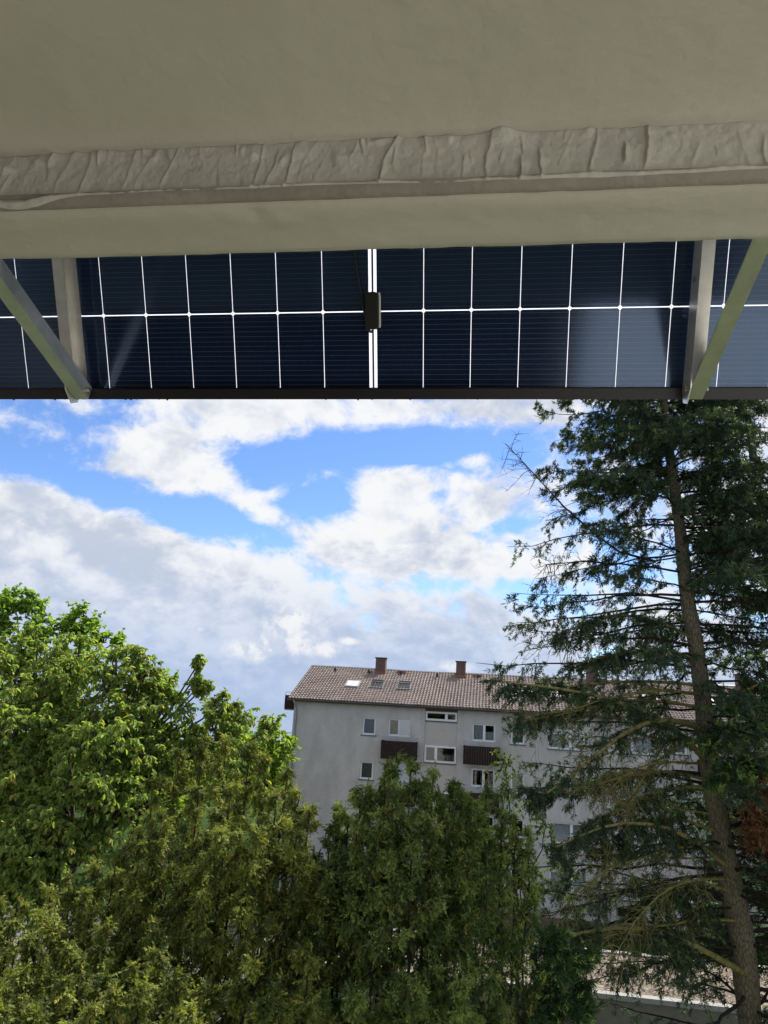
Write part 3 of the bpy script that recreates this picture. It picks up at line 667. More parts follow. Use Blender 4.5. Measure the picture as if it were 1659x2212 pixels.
    # balcony on the gable end
    for fl in FL:
        z = Hc-2.8*fl
        b = MB().box(XA-1.05, XA-.001, 1.4, 5.2, z-.70, z-.55).build('balcony', M['stair_beige'], root)
        for i in range(6):
            xa = XA-1.05+1.05*i/6; MB().box(xa, xa+.169, 1.35, 1.39, z-.62, z+.33).build('board', M['dark_wood'], b)
        for i in range(20):
            ya = 1.42+3.78*i/20; MB().box(XA-1.10, XA-1.06, ya, ya+.183, z-.62, z+.33).build('board', M['dark_wood'], b)
        mb = MB(); mb.box(XA-1.07, XA-1.045, 1.36, 1.385, z+.33, z+.55); mb.box(XA-1.07, XA, 1.36, 1.385, z+.53, z+.555); mb.box(XA-1.07, XA-1.045, 1.385, 5.2, z+.53, z+.555); mb.build('railing', M['railing'], b)
    # roof: boards, tiles, ridge, gutter
    y0, z0 = -.48, Hc+.10; sl_ = math.atan2(RZ-z0, RIDGE_Y-y0); LS = math.hypot(RZ-z0, RIDGE_Y-y0)
    X0, X1 = XA-.35, XB+.35
    roof = MB()
    roof.prism([(y0+.02, z0-.05), (RIDGE_Y, RZ-.05), (2*RIDGE_Y-y0, z0-.05), (2*RIDGE_Y-y0, z0-.10), (RIDGE_Y, RZ-.14), (y0+.02, z0-.12)], 'x', X0+.05, X1-.05)
    roof = roof.build('roof', M['brown_trim'], root)
    MB().box(X0+.05, X1-.05, y0+.05, -.002, z0-.16, z0-.125).build('eave_soffit', M['brown_trim'], roof)
    tw, ex, tl = .2155, LS/20, LS/20+.05
    prof = [(0, .018), (.12, .047), (.27, .058), (.42, .038), (.56, .012), (.78, .004), (1.0, .020)]
    V = []; Fq = []
    for (s_, lift) in ((0, .052), (tl, .0)):
        for fx, h in prof: V.append((fx*(tw+.004), s_*math.cos(sl_) - (h+lift)*math.sin(sl_), s_*math.sin(sl_) + (h+lift)*math.cos(sl_)))
    for fx, h in prof: V.append((fx*(tw+.004), -(h+.052-.040)*math.sin(sl_), (h+.052-.040)*math.cos(sl_)))
    k = len(prof)
    for i in range(k-1): Fq.append((i, i+1, k+i+1, k+i)); Fq.append((2*k+i, 2*k+i+1, i+1, i))
    V = np.array(V); Fq = np.array(Fq)
    tm = np_mesh('roof_tile', V, Fq); tm.materials.append(M['tile'])
    cols = int((X1-X0)/tw); TV = []; cnt = 0; g = np.random.default_rng(4)
    objs = 0
    for r in range(20):
        for c in range(cols):
            x = X0+c*tw; p = np.array([x, y0 + r*ex*math.cos(sl_), z0 + r*ex*math.sin(sl_)]) + np.array([g.normal(0, .003), 0, g.normal(0, .003)])
            p[2] += -.05*math.exp(-((x+5)/3.5)**2)*(r/20.) - .03*math.exp(-((x-3)/2.5)**2)*(r/20.)        # the old ridge sags
            if -6.0 <= x <= -1.8 and 2 <= r <= 16:
                o = link('roof_tile', tm, None, roof); o.location = p; o.rotation_euler = (0, g.normal(0, .01), g.normal(0, .006)); objs += 1
            else: TV.append(p)
    TV = np.array(TV); n = len(V)
    VV = (V[None]+TV[:, None]).reshape(-1, 3); FF = (Fq[None]+(np.arange(len(TV))*n)[:, None, None]).reshape(-1, 4)
    o = link('roof_tiles', np_mesh('roof_tiles', VV, FF), M['tile'], roof); tag(o, kind='stuff')
    # rear slope tiles seen never: plain sheet under; ridge caps
    nr = int((X1-X0)/.36)
    mb = MB()
    for i in range(nr):
        xa = X0+i*.36; dz = -.05*math.exp(-((xa+5)/3.5)**2) - .03*math.exp(-((xa-3)/2.5)**2)
        pts = [(RIDGE_Y+.13*math.cos(w), RZ-.03+dz+.11*math.sin(w)) for w in np.linspace(math.pi, 0, 7)]
        mb.prism(pts, 'x', xa, xa+.375)
    mb.build('ridge_caps', M['gutter'], roof)
    mb = MB(); gp = [(y0-.07+.07*math.cos(w), z0-.02+.07*math.sin(w)) for w in np.linspace(math.pi, 2*math.pi, 8)]
    gp = gp + [(y, z+.004) for y, z in [(y0-.004, z0-.02), (y0-.136, z0-.02)]]
    mb.prism(gp, 'x', X0-.02, X1+.02).build('gutter', M['gutter'], roof)
    mb = MB(); mb.prism([(y0, z0-.14), (y0, z0+.03), (RIDGE_Y, RZ+.03), (RIDGE_Y, RZ-.14)], 'x', X0-.03, X0-.003); mb.build('verge_board', M['brown_trim'], roof)
    for xd in (XA+.10, 6.98, XB-.1):
        MB().tube([(xd, y0-.06, z0-.06), (xd, y0-.03, z0-.20), (xd+.10, -.10, z0-.55), (xd+.10, -.07, z0-.75), (xd+.10, -.07, .05)], .055, 10).build('downpipe', M['pipe'], root, True)
    # chimneys
    for cx_, w in ((-8.2, .37), (-2.2, .34), (7.2, .37), (17.4, .37)):
        ch = MB().box(cx_-w, cx_+w, RIDGE_Y-.75, RIDGE_Y-.1, RZ-.5, RZ+.78).build('chimney', M['chimney'], roof)
        MB().box(cx_-w-.07, cx_+w+.07, RIDGE_Y-.82, RIDGE_Y-.03, RZ+.782, RZ+.84).build('chimney_cap', M['dark_metal'], ch)
        MB().box(cx_+w-.12, cx_+w+.012, RIDGE_Y-.762, RIDGE_Y-.09, RZ-.4, RZ+.77).build('corner_trim', M['chimney'], ch)
        MB().box(cx_-w-.09, cx_+w+.09, RIDGE_Y-1.0, RIDGE_Y-.7, RZ-.32, RZ-.22).build('flashing', M['terracotta'], ch)
    def on_roof(x, s_, lift): return (x, y0+s_*math.cos(sl_)-lift*math.sin(sl_), z0+s_*math.sin(sl_)+lift*math.cos(sl_))
    # roof windows
    for x, opened, white in ((-9.75, 0, 1), (-8.0, 1, 0), (-6.05, 1, 0), (1.85, 0, 1), (3.1, 0, 1), (4.5, 0, 1), (10.6, 0, 1), (14.2, 0, 0)):
        e = empty('roof_window', on_roof(x, LS*.47, .06), (sl_, 0, 0)); e.parent = roof
        w, h = .42, .52
        mb = MB(); mb.box(-w-.07, w+.07, -h-.07, -h, 0, .07); mb.box(-w-.07, w+.07, h, h+.07, 0, .08); mb.box(-w-.07, -w, -h, h, 0, .075); mb.box(w, w+.07, -h, h, 0, .075)
        mb.build('window_frame', M['pipe'] if white else M['gutter'], e)
        a = R(16) if opened else 0
        ca, sa = math.cos(a), math.sin(a)
        def q(xx, yy, zz): return (xx, yy*ca-zz*sa, yy*sa+zz*ca+.05)
        mb = MB(); mb.quad(q(-w+.06, -h+.06, .02), q(w-.06, -h+.06, .02), q(w-.06, h-.06, .02), q(-w+.06, h-.06, .02)); mb.build('pane', M['skylight_white'] if white else M['pane'], e)
        mb = MB()
        for (xa, xb, ya, yb) in ((-w, w, -h, -h+.06), (-w, w, h-.06, h), (-w, -w+.06, -h+.06, h-.06), (w-.06, w, -h+.06, h-.06)):
            k = len(mb.v); mb.v += [q(xx, yy, zz) for zz in (0, .04) for yy in (ya, yb) for xx in (xa, xb)]
            mb.f += [tuple(k+i for i in f) for f in ((0, 2, 3, 1), (4, 5, 7, 6), (0, 1, 5, 4), (2, 6, 7, 3), (0, 4, 6, 2), (1, 3, 7, 5))]
        mb.build('sash', M['dark_metal'] if not white else M['pipe'], e)
        if not white: MB().quad((-w, -h, -.02), (w, -h, -.02), (w, h, -.02), (-w, h, -.02)).build('dark_lining', M['dark_room'], e)
    # vents, pipes, terracotta hoods
    for x, s_ in ((-11.6, .86), (-9.0, .85), (-6.6, .86), (-3.9, .84), (-.9, .86), (4.2, .86)):
        a = on_roof(x, LS*s_, .02); MB().tube([a, (a[0], a[1]-.05, a[2]+.12), (a[0], a[1]-.14, a[2]+.14)], [.09, .10, .11], 10).build('roof_vent', M['dark_metal'], roof)
    for x, s_ in ((-8.55, .76), (-6.95, .80)):
        a = on_roof(x, LS*s_, .0); MB().tube([a, (a[0], a[1], a[2]+.34)], .045, 8).tube([(a[0], a[1], a[2]+.36), (a[0], a[1], a[2]+.42)], [.07, .05], 8).build('vent_pipe', M['pipe'], roof)
    for x in (-6.55, -.95):
        a = on_roof(x, LS*.93, .02); MB().box(a[0]-.33, a[0]+.33, a[1]-.25, a[1]+.25, a[2]-.1, a[2]+.09).build('vent_hood', M['terracotta'], roof)
    a = on_roof(2.2, LS*.72, 0); MB().tube([a, (a[0], a[1], a[2]+.5)], .04, 8).build('vent_pipe', M['dark_metal'], roof)
house()

# ------------------------------------------------------------------ garages with a gravel roof
def gravel_mat():
    m, N, L, P = mat_base('roof_gravel')
    tc = N.new('ShaderNodeTexCoord'); v = N.new('ShaderNodeTexVoronoi'); v.inputs['Scale'].default_value = 9; L.new(tc.outputs['Object'], v.inputs[0])
    nz = N.new('ShaderNodeTexNoise'); nz.inputs['Scale'].default_value = 1.3; nz.inputs['Detail'].default_value = 6; L.new(tc.outputs['Object'], nz.inputs[0])
    cr = N.new('ShaderNodeValToRGB'); L.new(v.outputs['Color'], cr.inputs[0])
    e = cr.color_ramp.elements; e[0].position = .15; e[0].color = (.055, .038, .022, 1); e[1].position = .85; e[1].color = (.22, .185, .145, 1); x = e.new(.5); x.color = (.125, .095, .062, 1)
    mx = N.new('ShaderNodeMixRGB'); mx.blend_type = 'OVERLAY'; mx.inputs[0].default_value = .5; L.new(cr.outputs[0], mx.inputs[1]); L.new(nz.outputs[0], mx.inputs[2])
    L.new(mx.outputs[0], P.inputs['Base Color']); P.inputs['Roughness'].default_value = .9
    bp = N.new('ShaderNodeBump'); bp.inputs['Distance'].default_value = .05; bp.inputs['Strength'].default_value = 1; L.new(v.outputs['Distance'], bp.inputs['Height']); bp.invert = True; L.new(bp.outputs[0], P.inputs['Normal'])
    return m
def garage():
    zr = CZ-9.9
    root = empty('garage_row', (0, 31.0, 0), (0, 0, R(-1.0)))
    tag(root, 'low garage row with gravel covered flat roof and pale coping behind the trees', 'garage')
    conc = simple('garage_concrete', (.14, .125, .095), .9, var=.2, scale=3, bump=.2, bscale=30)
    cop = simple('pale_coping', (.25, .245, .22), .8, var=.15, scale=4)
    xs0, xs1 = -8.6, 15.0
    MB().box(xs0, xs1, .0, 5.3, 0, zr-.12).build('wall', conc, root)
    MB().box(xs0+.3, xs1-.3, .3, 5.0, zr-.118, zr-.02).build('gravel_bed', gravel_mat(), root)
    for i in range(12):
        a = xs0+(xs1-xs0)*i/12; b = xs0+(xs1-xs0)*(i+1)/12-.012
        MB().box(a, b, -.05, .28, zr-.118, zr+.05).build('coping_stone', cop, root); MB().box(a, b, 5.02, 5.35, zr-.118, zr+.05).build('coping_stone', cop, root)
    MB().box(xs0-.05, xs0+.28, .29, 5.01, zr-.116, zr+.048).build('coping_stone', cop, root)
garage()

# ------------------------------------------------------------------ vegetation kit
def tubes(P, Rd, sides=4):
    """P (m,n,3), Rd (m,n) -> verts, quads of m tapered tubes"""
    m_, n_, _ = P.shape
    T = np.gradient(P, axis=1); T = unit(T)
    ref = np.where(np.abs(T[..., 2:3]) < .9, np.array([0, 0, 1.]), np.array([1., 0, 0]))
    A = unit(np.cross(T, ref)); B = np.cross(T, A)
    w = np.arange(sides)*2*np.pi/sides
    V = P[:, :, None, :] + Rd[:, :, None, None]*(np.cos(w)[None, None, :, None]*A[:, :, None, :] + np.sin(w)[None, None, :, None]*B[:, :, None, :])
    idx = np.arange(m_*n_*sides).reshape(m_, n_, sides)
    a = idx[:, :-1]; b = idx[:, 1:]
    Fq = np.stack([a, np.roll(a, -1, 2), np.roll(b, -1, 2), b], -1).reshape(-1, 4)
    return V.reshape(-1, 3), Fq
class Wood:
    def __init__(s): s.V = []; s.F = []; s.n = 0
    def add(s, P, Rd, sides=4):
        P = np.asarray(P, float); Rd = np.asarray(Rd, float)
        if P.ndim == 2: P = P[None]; Rd = Rd[None]
        v, f = tubes(P, Rd, sides); s.V.append(v); s.F.append(f+s.n); s.n += len(v)
    def build(s, name, mat, parent):
        return link(name, np_mesh(name, np.concatenate(s.V), np.concatenate(s.F), smooth=True), mat, parent)
def frames(D, up=None, g=rng, roll=None):
    """rows: x side, y along D, z normal"""
    D = unit(D)
    if up is None: up = unit(g.normal(size=D.shape))
    X = unit(np.cross(D, up)); Z = np.cross(X, D)
    return np.stack([X, D, Z], -2)
class Leaves:
    def __init__(s): s.V = []; s.F = []; s.a = []; s.t = []; s.n = 0
    def add(s, tv, tf, pos, fr, sc, var, tip):
        """tv (n,3), tf (k,4), pos (m,3), fr (m,3,3), sc (m,), var (m,), tip (m,) or (m,n)"""
        m_ = len(pos); n_ = len(tv)
        V = np.einsum('nj,mjk->mnk', tv, fr)*sc[:, None, None] + pos[:, None, :]
        s.V.append(V.reshape(-1, 3).astype(np.float32)); s.F.append((tf[None]+(s.n+np.arange(m_)*n_)[:, None, None]).reshape(-1, tf.shape[1]).astype(np.int32)); s.n += m_*n_
        s.a.append(np.repeat(var, n_)); s.t.append((tip if tip.ndim == 2 else np.repeat(tip[:, None], n_, 1)).ravel())
    def build(s, name, mat, parent, kind='stuff'):
        me = np_mesh(name, np.concatenate(s.V), np.concatenate(s.F), {'var': np.concatenate(s.a), 'tip': np.concatenate(s.t)})
        o = link(name, me, mat, parent)
        if kind: o['kind'] = kind
        return o
def leaf_tpl(l=.10, w=.045, fold=.25, curl=.15):
    v = np.array([(0, 0, 0), (-w*.42, l*.28, w*fold), (-w*.40, l*.68, w*fold-l*curl*.4), (0, l, -l*curl), (w*.40, l*.68, w*fold-l*curl*.4), (w*.42, l*.28, w*fold)])
    return v, np.array([(0, 1, 2, 3), (0, 3, 4, 5)])
def blades_tpl(specs, thick=.0):
    """specs: list of (y0, yaw deg, pitch deg, length, width)"""
    V = []; Fq = []
    for y0, yaw, pit, l, w in specs:
        a, b = R(yaw), R(pit); d = np.array([math.sin(a)*math.cos(b), math.cos(a)*math.cos(b), math.sin(b)])
        s = unit(np.cross(d, np.array([.15*math.sin(yaw*7), .1, 1.]))); o = np.array([0, y0, 0]); k = len(V)
        V += [o-s*w*.5, o+s*w*.5, o+d*l]; Fq.append((k, k+1, k+2))
    return np.array(V), np.array(Fq)
rt = random.Random(9)
# yew: a leader with short leafy shoots hanging to both sides
YEW_T = blades_tpl([(.00+.026*i, (50+rt.uniform(-18, 12))*(1 if i % 2 else -1), rt.uniform(-38, 14), .052-.004*i, .025) for i in range(5)] + [(.10, rt.uniform(-12, 12), -10, .048, .024), (.05, 5, 25, .05, .024)])
# spruce: thicker brush of shoots
SPR_T = blades_tpl([(.00+.024*i, (40+rt.uniform(-15, 15))*(1 if i % 2 else -1), rt.uniform(-50, 25), .064-.006*i, .021) for i in range(3)] + [(.06, rt.uniform(-10, 10), 5, .055, .020), (.03, 10, 50, .055, .020)])
CH_T = leaf_tpl(.115, .055)
MP_T = leaf_tpl(.12, .115, .18, .1)
FAR_T = leaf_tpl(.26, .22, .2, .1)
SH_T = leaf_tpl(.060, .042)

def curve_pts(a, b, n, sag=0.0, wob=0.0, g=rng):
    t = np.linspace(0, 1, n)[:, None]; p = a+(b-a)*t
    p[:, 2] += sag*4*(t*(1-t))[:, 0]
    if wob: p[1:-1] += g.normal(0, wob, (n-2, 3))
    return p
def leafy_tree(name, label, cat, base, fork, lobes, tpl, leaf_mat, bark, per, twig_len, leaf_sc=1.0, group=None, droop=.6, trunk_r=.2, seed=1, tipf=.12, leaves_per=14, picked=0, clump=0.5):
    g = np.random.default_rng(seed)
    root = empty(name, tuple(base)); tag(root, label, cat, group)
    base = np.array(base, float); W = Wood(); Lv = Leaves()
    fork = np.array(fork, float)
    W.add(curve_pts(base, fork, 9, 0, .05, g)-base, np.linspace(trunk_r, trunk_r*.6, 9), 10)
    for c, r in lobes:
        c = np.array(c, float); r = np.array(r, float)*np.ones(3)
        limb = curve_pts(fork + g.normal(0, .08, 3), c, 8, .15*np.linalg.norm(c-fork)*.3, .06, g)
        W.add(limb-base, np.linspace(trunk_r*.28, .012, 8), 6)
        nt = max(26, int(per*(r[0]*r[2]+r[0]*r[1]+r[1]*r[2])/3))
        tl_ = min(twig_len, 1.3*r.min())
        # boughs inside the lobe
        nb = max(5, nt//14)
        d = unit(g.normal(size=(nb, 3))); d[:, 2] += .25; d = unit(d)
        b0 = c + g.normal(0, .12, (nb, 3))*r; b1 = c + d*r*g.uniform(.55, .95, (nb, 1))
        t = np.linspace(0, 1, 6)[None, :, None]; BP = b0[:, None]*(1-t)+b1[:, None]*t; BP[:, :, 2] += .10*r[2]*np.sin(t[..., 0]*3.1); BP[:, 1:-1] += g.normal(0, .03, (nb, 4, 3))
        W.add(BP-base, np.linspace(.022, .007, 6)[None]*np.ones((nb, 1)), 4)
        # twigs off the boughs
        which = g.integers(0, nb, nt); tt = g.uniform(.25, 1, nt); k = np.clip((tt*5).astype(int), 0, 4); f_ = (tt*5-k)[:, None]
        p0 = BP[which, k]*(1-f_)+BP[which, k+1]*f_
        out = unit((p0-c)/r + .25*g.normal(size=(nt, 3))); td = unit(out + .7*g.normal(size=(nt, 3)) + np.array([0, 0, .15]))
        ln = tl_*g.uniform(.5, 1.25, nt)[:, None]
        s = np.linspace(0, 1, 5)[None, :, None]
        TP = p0[:, None] + td[:, None]*ln[:, None]*s; TP[:, :, 2] -= (droop*.45*ln*s[..., 0]**2)
        W.add(TP-base, np.linspace(.006, .0022, 5)[None]*np.ones((nt, 1)), 3)
        M_ = leaves_per; q = g.uniform(.15, 1.02, (nt, M_)); k = np.clip((q*4).astype(int), 0, 3); f_ = (q*4-k)[..., None]
        ii = np.arange(nt)[:, None]; LP = (TP[ii, k]*(1-f_)+TP[ii, k+1]*f_)
        tdir = unit(TP[:, -1]-TP[:, 0])[:, None]
        ld = unit(.55*tdir + .75*g.normal(size=(nt, M_, 3))*np.array([1, 1, .6]) + np.array([0, 0, -droop]))
        tv = np.clip(.5 + .22*g.normal(size=(nt, 1)) + .2*g.normal(size=(nt, M_)), 0, 1)
        tp = (g.uniform(size=(nt, M_)) < tipf)*(q > .75)*g.uniform(.3, 1, (nt, M_))
        LP = LP.reshape(-1, 3); ld = ld.reshape(-1, 3)
        up = unit(np.array([0, 0, 1.]) + .55*g.normal(size=LP.shape) + .3*out[np.repeat(np.arange(nt), M_)])
        Lv.add(tpl[0], tpl[1], LP-base, frames(ld, up), leaf_sc*g.uniform(.65, 1.2, len(LP)), tv.ravel(), tp.ravel())
    tr = W.build('trunk', bark, root)
    cr = Lv.build('crown', leaf_mat, root)
    if picked:                                   # the leaves nearest the camera stand alone, as single leaves
        me = np_mesh('leaf', tpl[0]*leaf_sc, tpl[1], {'var': np.full(len(tpl[0]), .8), 'tip': np.zeros(len(tpl[0]))}); me.materials.append(leaf_mat)
        P = np.concatenate(Lv.V).reshape(-1, len(tpl[0]), 3)[:, 0]+base
        dd = np.linalg.norm(P-np.array([0, 0, CZ]), axis=1) + g.uniform(0, .8, len(P)); vis = P[:, 2] > CZ-3.4
        dd[~vis] = 99; sel = np.argsort(dd)[:picked]
        for j in sel:
            o = link('leaf', me, None, root); o.location = tuple(P[j]-base + g.normal(0, .03, 3)); o.rotation_euler = (g.uniform(-1.6, -.5), g.uniform(-.5, .5), g.uniform(0, 6.28))
    return root

def yew(name, label, base, tips, mat, seed, n_br=34, Lmax=.75, dens=1.0, tlo=.6, lean=None, group='yews in the hedge below', sc=1.0, stem_r=.05, tipf=.05, thin=0.0):
    g = np.random.default_rng(seed); base = np.array(base, float)
    root = empty(name, tuple(base)); tag(root, label, 'yew', group)
    W = Wood(); Lv = Leaves()
    for tip in tips:
        tip = np.array(tip, float); n = 14; t = np.linspace(0, 1, n)[:, None]
        mid = base*.45+tip*.55; mid[:2] = base[:2]*.25+tip[:2]*.75; mid += g.normal(0, .08, 3)
        st_ = (1-t)**2*base + 2*t*(1-t)*mid + t**2*tip; st_[2:-1] += g.normal(0, .02, (n-3, 3))
        W.add(st_-base, np.linspace(stem_r, .008, n), 6)
        H = tip[2]-base[2]
        nb = int(n_br*(1-tlo)*H/4.0)
        tb = 1-(1-tlo)*(np.linspace(0.005, 1, nb))**1.0 ; tb = np.clip(tb+g.normal(0, .01, nb), 0, .998)
        if thin: tb = tb[(tb > thin) | (g.uniform(size=nb) < .42)]; nb = len(tb)
        k = np.clip((tb*(n-1)).astype(int), 0, n-2); f_ = (tb*(n-1)-k)[:, None]; p0 = st_[k]*(1-f_)+st_[k+1]*f_
        sd = unit(st_[k+1]-st_[k]); az = g.uniform(0, 2*np.pi, nb)
        rad = np.stack([np.cos(az), np.sin(az), np.zeros(nb)], 1)
        bl = (np.minimum(Lmax, .09+ (1-tb)*H*.26)*g.uniform(.6, 1.15, nb))[:, None]
        bd = unit(.75*rad + .75*sd + .15*g.normal(size=(nb, 3)))
        s = np.linspace(0, 1, 6)[None, :, None]
        BP = p0[:, None] + bd[:, None]*bl[:, None]*s; BP[:, :, 2] += .10*bl*s[..., 0] - .10*bl*s[..., 0]**3
        W.add(BP-base, np.linspace(.013, .003, 6)[None]*np.ones((nb, 1)), 4)
        nt = int(54*dens); q = g.uniform(.12, 1.0, (nb, nt)); k = np.clip((q*5).astype(int), 0, 4); f_ = (q*5-k)[..., None]; ii = np.arange(nb)[:, None]
        LP = BP[ii, k]*(1-f_)+BP[ii, k+1]*f_
        LP = LP + g.normal(0, .045, LP.shape)*(.3+bl[:, :, None])
        d = unit(.55*bd[:, None] + .60*g.normal(size=LP.shape) + np.array([0, 0, -.75]))
        var = np.clip(.40 + .32*g.normal(size=(nb, 1)) + .34*g.normal(size=(nb, nt)), 0, 1)
        tp = (g.uniform(size=(nb, nt)) < tipf)*g.uniform(.2, .9, (nb, nt))
        LP = LP.reshape(-1, 3); d = d.reshape(-1, 3)
        up = unit(np.array([0, 0, 1.]) + .5*g.normal(size=LP.shape))
        Lv.add(YEW_T[0], YEW_T[1], LP-base, frames(d, up), sc*g.uniform(.5, 1.0, len(LP)), var.ravel(), tp.ravel())
        # the leading shoot carries needles as well
        m_ = 26; tt = g.uniform(.88, 1.0, m_); k = np.clip((tt*(n-1)).astype(int), 0, n-2); f_ = (tt*(n-1)-k)[:, None]; LP = st_[k]*(1-f_)+st_[k+1]*f_
        d = unit(sd[:1] + .7*g.normal(size=(m_, 3)))
        Lv.add(YEW_T[0], YEW_T[1], LP-base, frames(d, unit(g.normal(size=(m_, 3)))), sc*g.uniform(.5, .9, m_), g.uniform(.3, .9, m_), np.zeros(m_))
    W.build('stem', M['dark_bark'], root); Lv.build('crown', mat, root)
    return root

def conifer(name, label, trunk, trunk_r, L_of_z, z_lo, z_hi, leaf_mat, seed, group, step=.40, whorl=5, dens=1.0, bare=(), limbs=(), tipf=.12, skip=None, twsc=1.0, dead=None):
    g = np.random.default_rng(seed); trunk = np.array(trunk, float); base = trunk[0].copy()
    root = empty(name, tuple(base)); tag(root, label, 'tree', group)
    W = Wood(); Wb = Wood(); Wm = Wood(); Lv = Leaves(); Ld = Leaves()
    zt = np.linspace(trunk[0, 2], trunk[-1, 2], 40)
    tp_ = np.stack([np.interp(zt, trunk[:, 2], trunk[:, 0]), np.interp(zt, trunk[:, 2], trunk[:, 1]), zt], 1)
    rr_ = np.interp(zt, [trunk[0, 2], CZ, trunk[-1, 2]], [trunk_r*1.55, trunk_r, .03])
    W.add(tp_-base, rr_*(1+.05*g.normal(size=40)), 14)
    def foliate(BP, bl, full=1.0, tips=tipf, into=Lv):
        nb, n, _ = BP.shape
        ns = int(21*full)                      # side shoots per branch
        q = g.uniform(.12, 1.0, (nb, ns))**.85; k = np.clip((q*(n-1)).astype(int), 0, n-2); f_ = (q*(n-1)-k)[..., None]; ii = np.arange(nb)[:, None]
        P = BP[ii, k]*(1-f_)+BP[ii, k+1]*f_; T = unit(BP[ii, k+1]-BP[ii, k])
        side = unit(np.cross(T, np.array([0, 0, 1.])))*np.where(g.uniform(size=(nb, ns, 1)) < .5, 1, -1)
        sd = unit(.65*T + .75*side + .40*g.normal(size=P.shape) + np.array([0, 0, -.34]))
        sl_ = ((.24 + .40*(1-q))*np.clip(bl/2.5, .5, 1.4)[:, None]*g.uniform(.6, 1.2, (nb, ns)))[..., None]
        s = np.linspace(0, 1, 4)[None, :, None]
        P = P.reshape(-1, 3); sd = sd.reshape(-1, 3); sl_ = sl_.reshape(-1, 1)
        SP = P[:, None]+sd[:, None]*sl_[:, None]*s; SP[:, :, 2] -= .30*sl_*s[..., 0]**2
        Wb.add(SP-base, np.linspace(.007, .002, 4)[None]*np.ones((len(P), 1)), 3)
        nt = max(3, int(11*dens)); q = g.uniform(.05, 1.0, (len(P), nt)); k = np.clip((q*3).astype(int), 0, 2); f_ = (q*3-k)[..., None]; ii = np.arange(len(P))[:, None]
        LP = SP[ii, k]*(1-f_)+SP[ii, k+1]*f_ + g.normal(0, .02, (len(P), nt, 3))
        d = unit(.8*sd[:, None] + .6*g.normal(size=LP.shape) + np.array([0, 0, -.22]))
        var = np.clip(.4+.25*g.normal(size=(len(P), 1))+.2*g.normal(size=(len(P), nt)), 0, 1)
        tp = (g.uniform(size=(len(P), nt)) < tips)*(q > .6)*g.uniform(.3, 1, (len(P), nt))
        LP = LP.reshape(-1, 3); d = d.reshape(-1, 3)
        into.add(SPR_T[0], SPR_T[1], LP-base, frames(d, unit(np.array([0, 0, 1.])+.6*g.normal(size=LP.shape))), twsc*g.uniform(.75, 1.25, len(LP)), var.ravel(), tp.ravel())
    z = z_lo; B = []; BL = []
    while z < z_hi:
        L0 = L_of_z(z-CZ)
        for j in range(whorl):
            az = g.uniform(0, 2*np.pi); L_ = L0*g.uniform(.55, 1.08); zz = z+g.uniform(-.15, .15)
            if skip and skip(az, zz-CZ, g): continue
            c = np.array([np.interp(zz, zt, tp_[:, 0]), np.interp(zz, zt, tp_[:, 1]), zz]); dr = np.array([math.cos(az), math.sin(az), 0.])
            s = np.linspace(0, 1, 8)[:, None]; rise = g.uniform(-.05, .22)
            p = c + dr*L_*s; p[:, 2] += L_*(rise*s - .38*s**2 + .22*s**3)[:, 0]; p[1:] += g.normal(0, .03, (7, 3))
            B.append(p); BL.append(L_)
        z += step*g.uniform(.8, 1.2)*(.72 if z > CZ+2.2 else 1.0)
    B = np.array(B); BL = np.array(BL)
    Wb.add(B-base, np.linspace(1, .15, 8)[None]*(.006+.0065*BL)[:, None], 5)
    foliate(B, BL)
    for pts, r0, full, tips_ in limbs:                 # limbs traced from the photograph, with sparse foliage
        pts = np.array(pts, float); tt = np.linspace(0, 1, len(pts)); s = np.linspace(0, 1, 9)
        p = np.stack([np.interp(s, tt, pts[:, i]) for i in range(3)], 1); p[1:-1] = (p[:-2]+2*p[1:-1]+p[2:])/4
        Wm.add(p-base, np.linspace(r0, .010, 9), 7)
        if full > 0: foliate(p[None].repeat(2, 0)+g.normal(0, .03, (2, 9, 3)), np.array([2.6, 2.6]), full, tips_)
    for bi, (pts, r0, ntw) in enumerate(bare):                   # bare, twiggy branches
        ntw = int(ntw*1.7); pts = np.array(pts, float); tt = np.linspace(0, 1, len(pts)); s = np.linspace(0, 1, 10)
        p = np.stack([np.interp(s, tt, pts[:, i]) for i in range(3)], 1); p[1:-1] = (p[:-2]+2*p[1:-1]+p[2:])/4; p[1:-1] += g.normal(0, .012, (8, 3))
        (Wb if bi < 3 else Wm).add(p-base, np.linspace(r0, .006, 10), 5)
        q = g.uniform(.22, 1, ntw); k = np.clip((q*9).astype(int), 0, 8); f_ = (q*9-k)[:, None]; P = p[k]*(1-f_)+p[k+1]*f_; T = unit(p[k+1]-p[k])
        d = unit(.8*T+.75*g.normal(size=P.shape)+np.array([0, 0, -.1])); ln = g.uniform(.2, .6, (ntw, 1)); s5 = np.linspace(0, 1, 5)[None, :, None]
        SP = P[:, None]+d[:, None]*ln[:, None]*s5; SP[:, :, 2] -= .28*ln*s5[..., 0]**2; SP[:, 1:] += g.normal(0, .012, (ntw, 4, 3))
        (Wb if bi < 3 else Wm).add(SP-base, np.linspace(.0075, .0025, 5)[None]*np.ones((ntw, 1)), 3)
        n2 = ntw*4; w2 = g.integers(0, ntw, n2); P = SP[w2, g.integers(1, 5, n2)]; d = unit(d[w2]+.9*g.normal(size=(n2, 3))); ln = g.uniform(.08, .28, (n2, 1)); s4 = np.linspace(0, 1, 4)[None, :, None]
        S2 = P[:, None]+d[:, None]*ln[:, None]*s4; S2[:, :, 2] -= .2*ln*s4[..., 0]**2
        (Wb if bi < 3 else Wm).add(S2-base, np.linspace(.0045, .002, 4)[None]*np.ones((n2, 1)), 3)
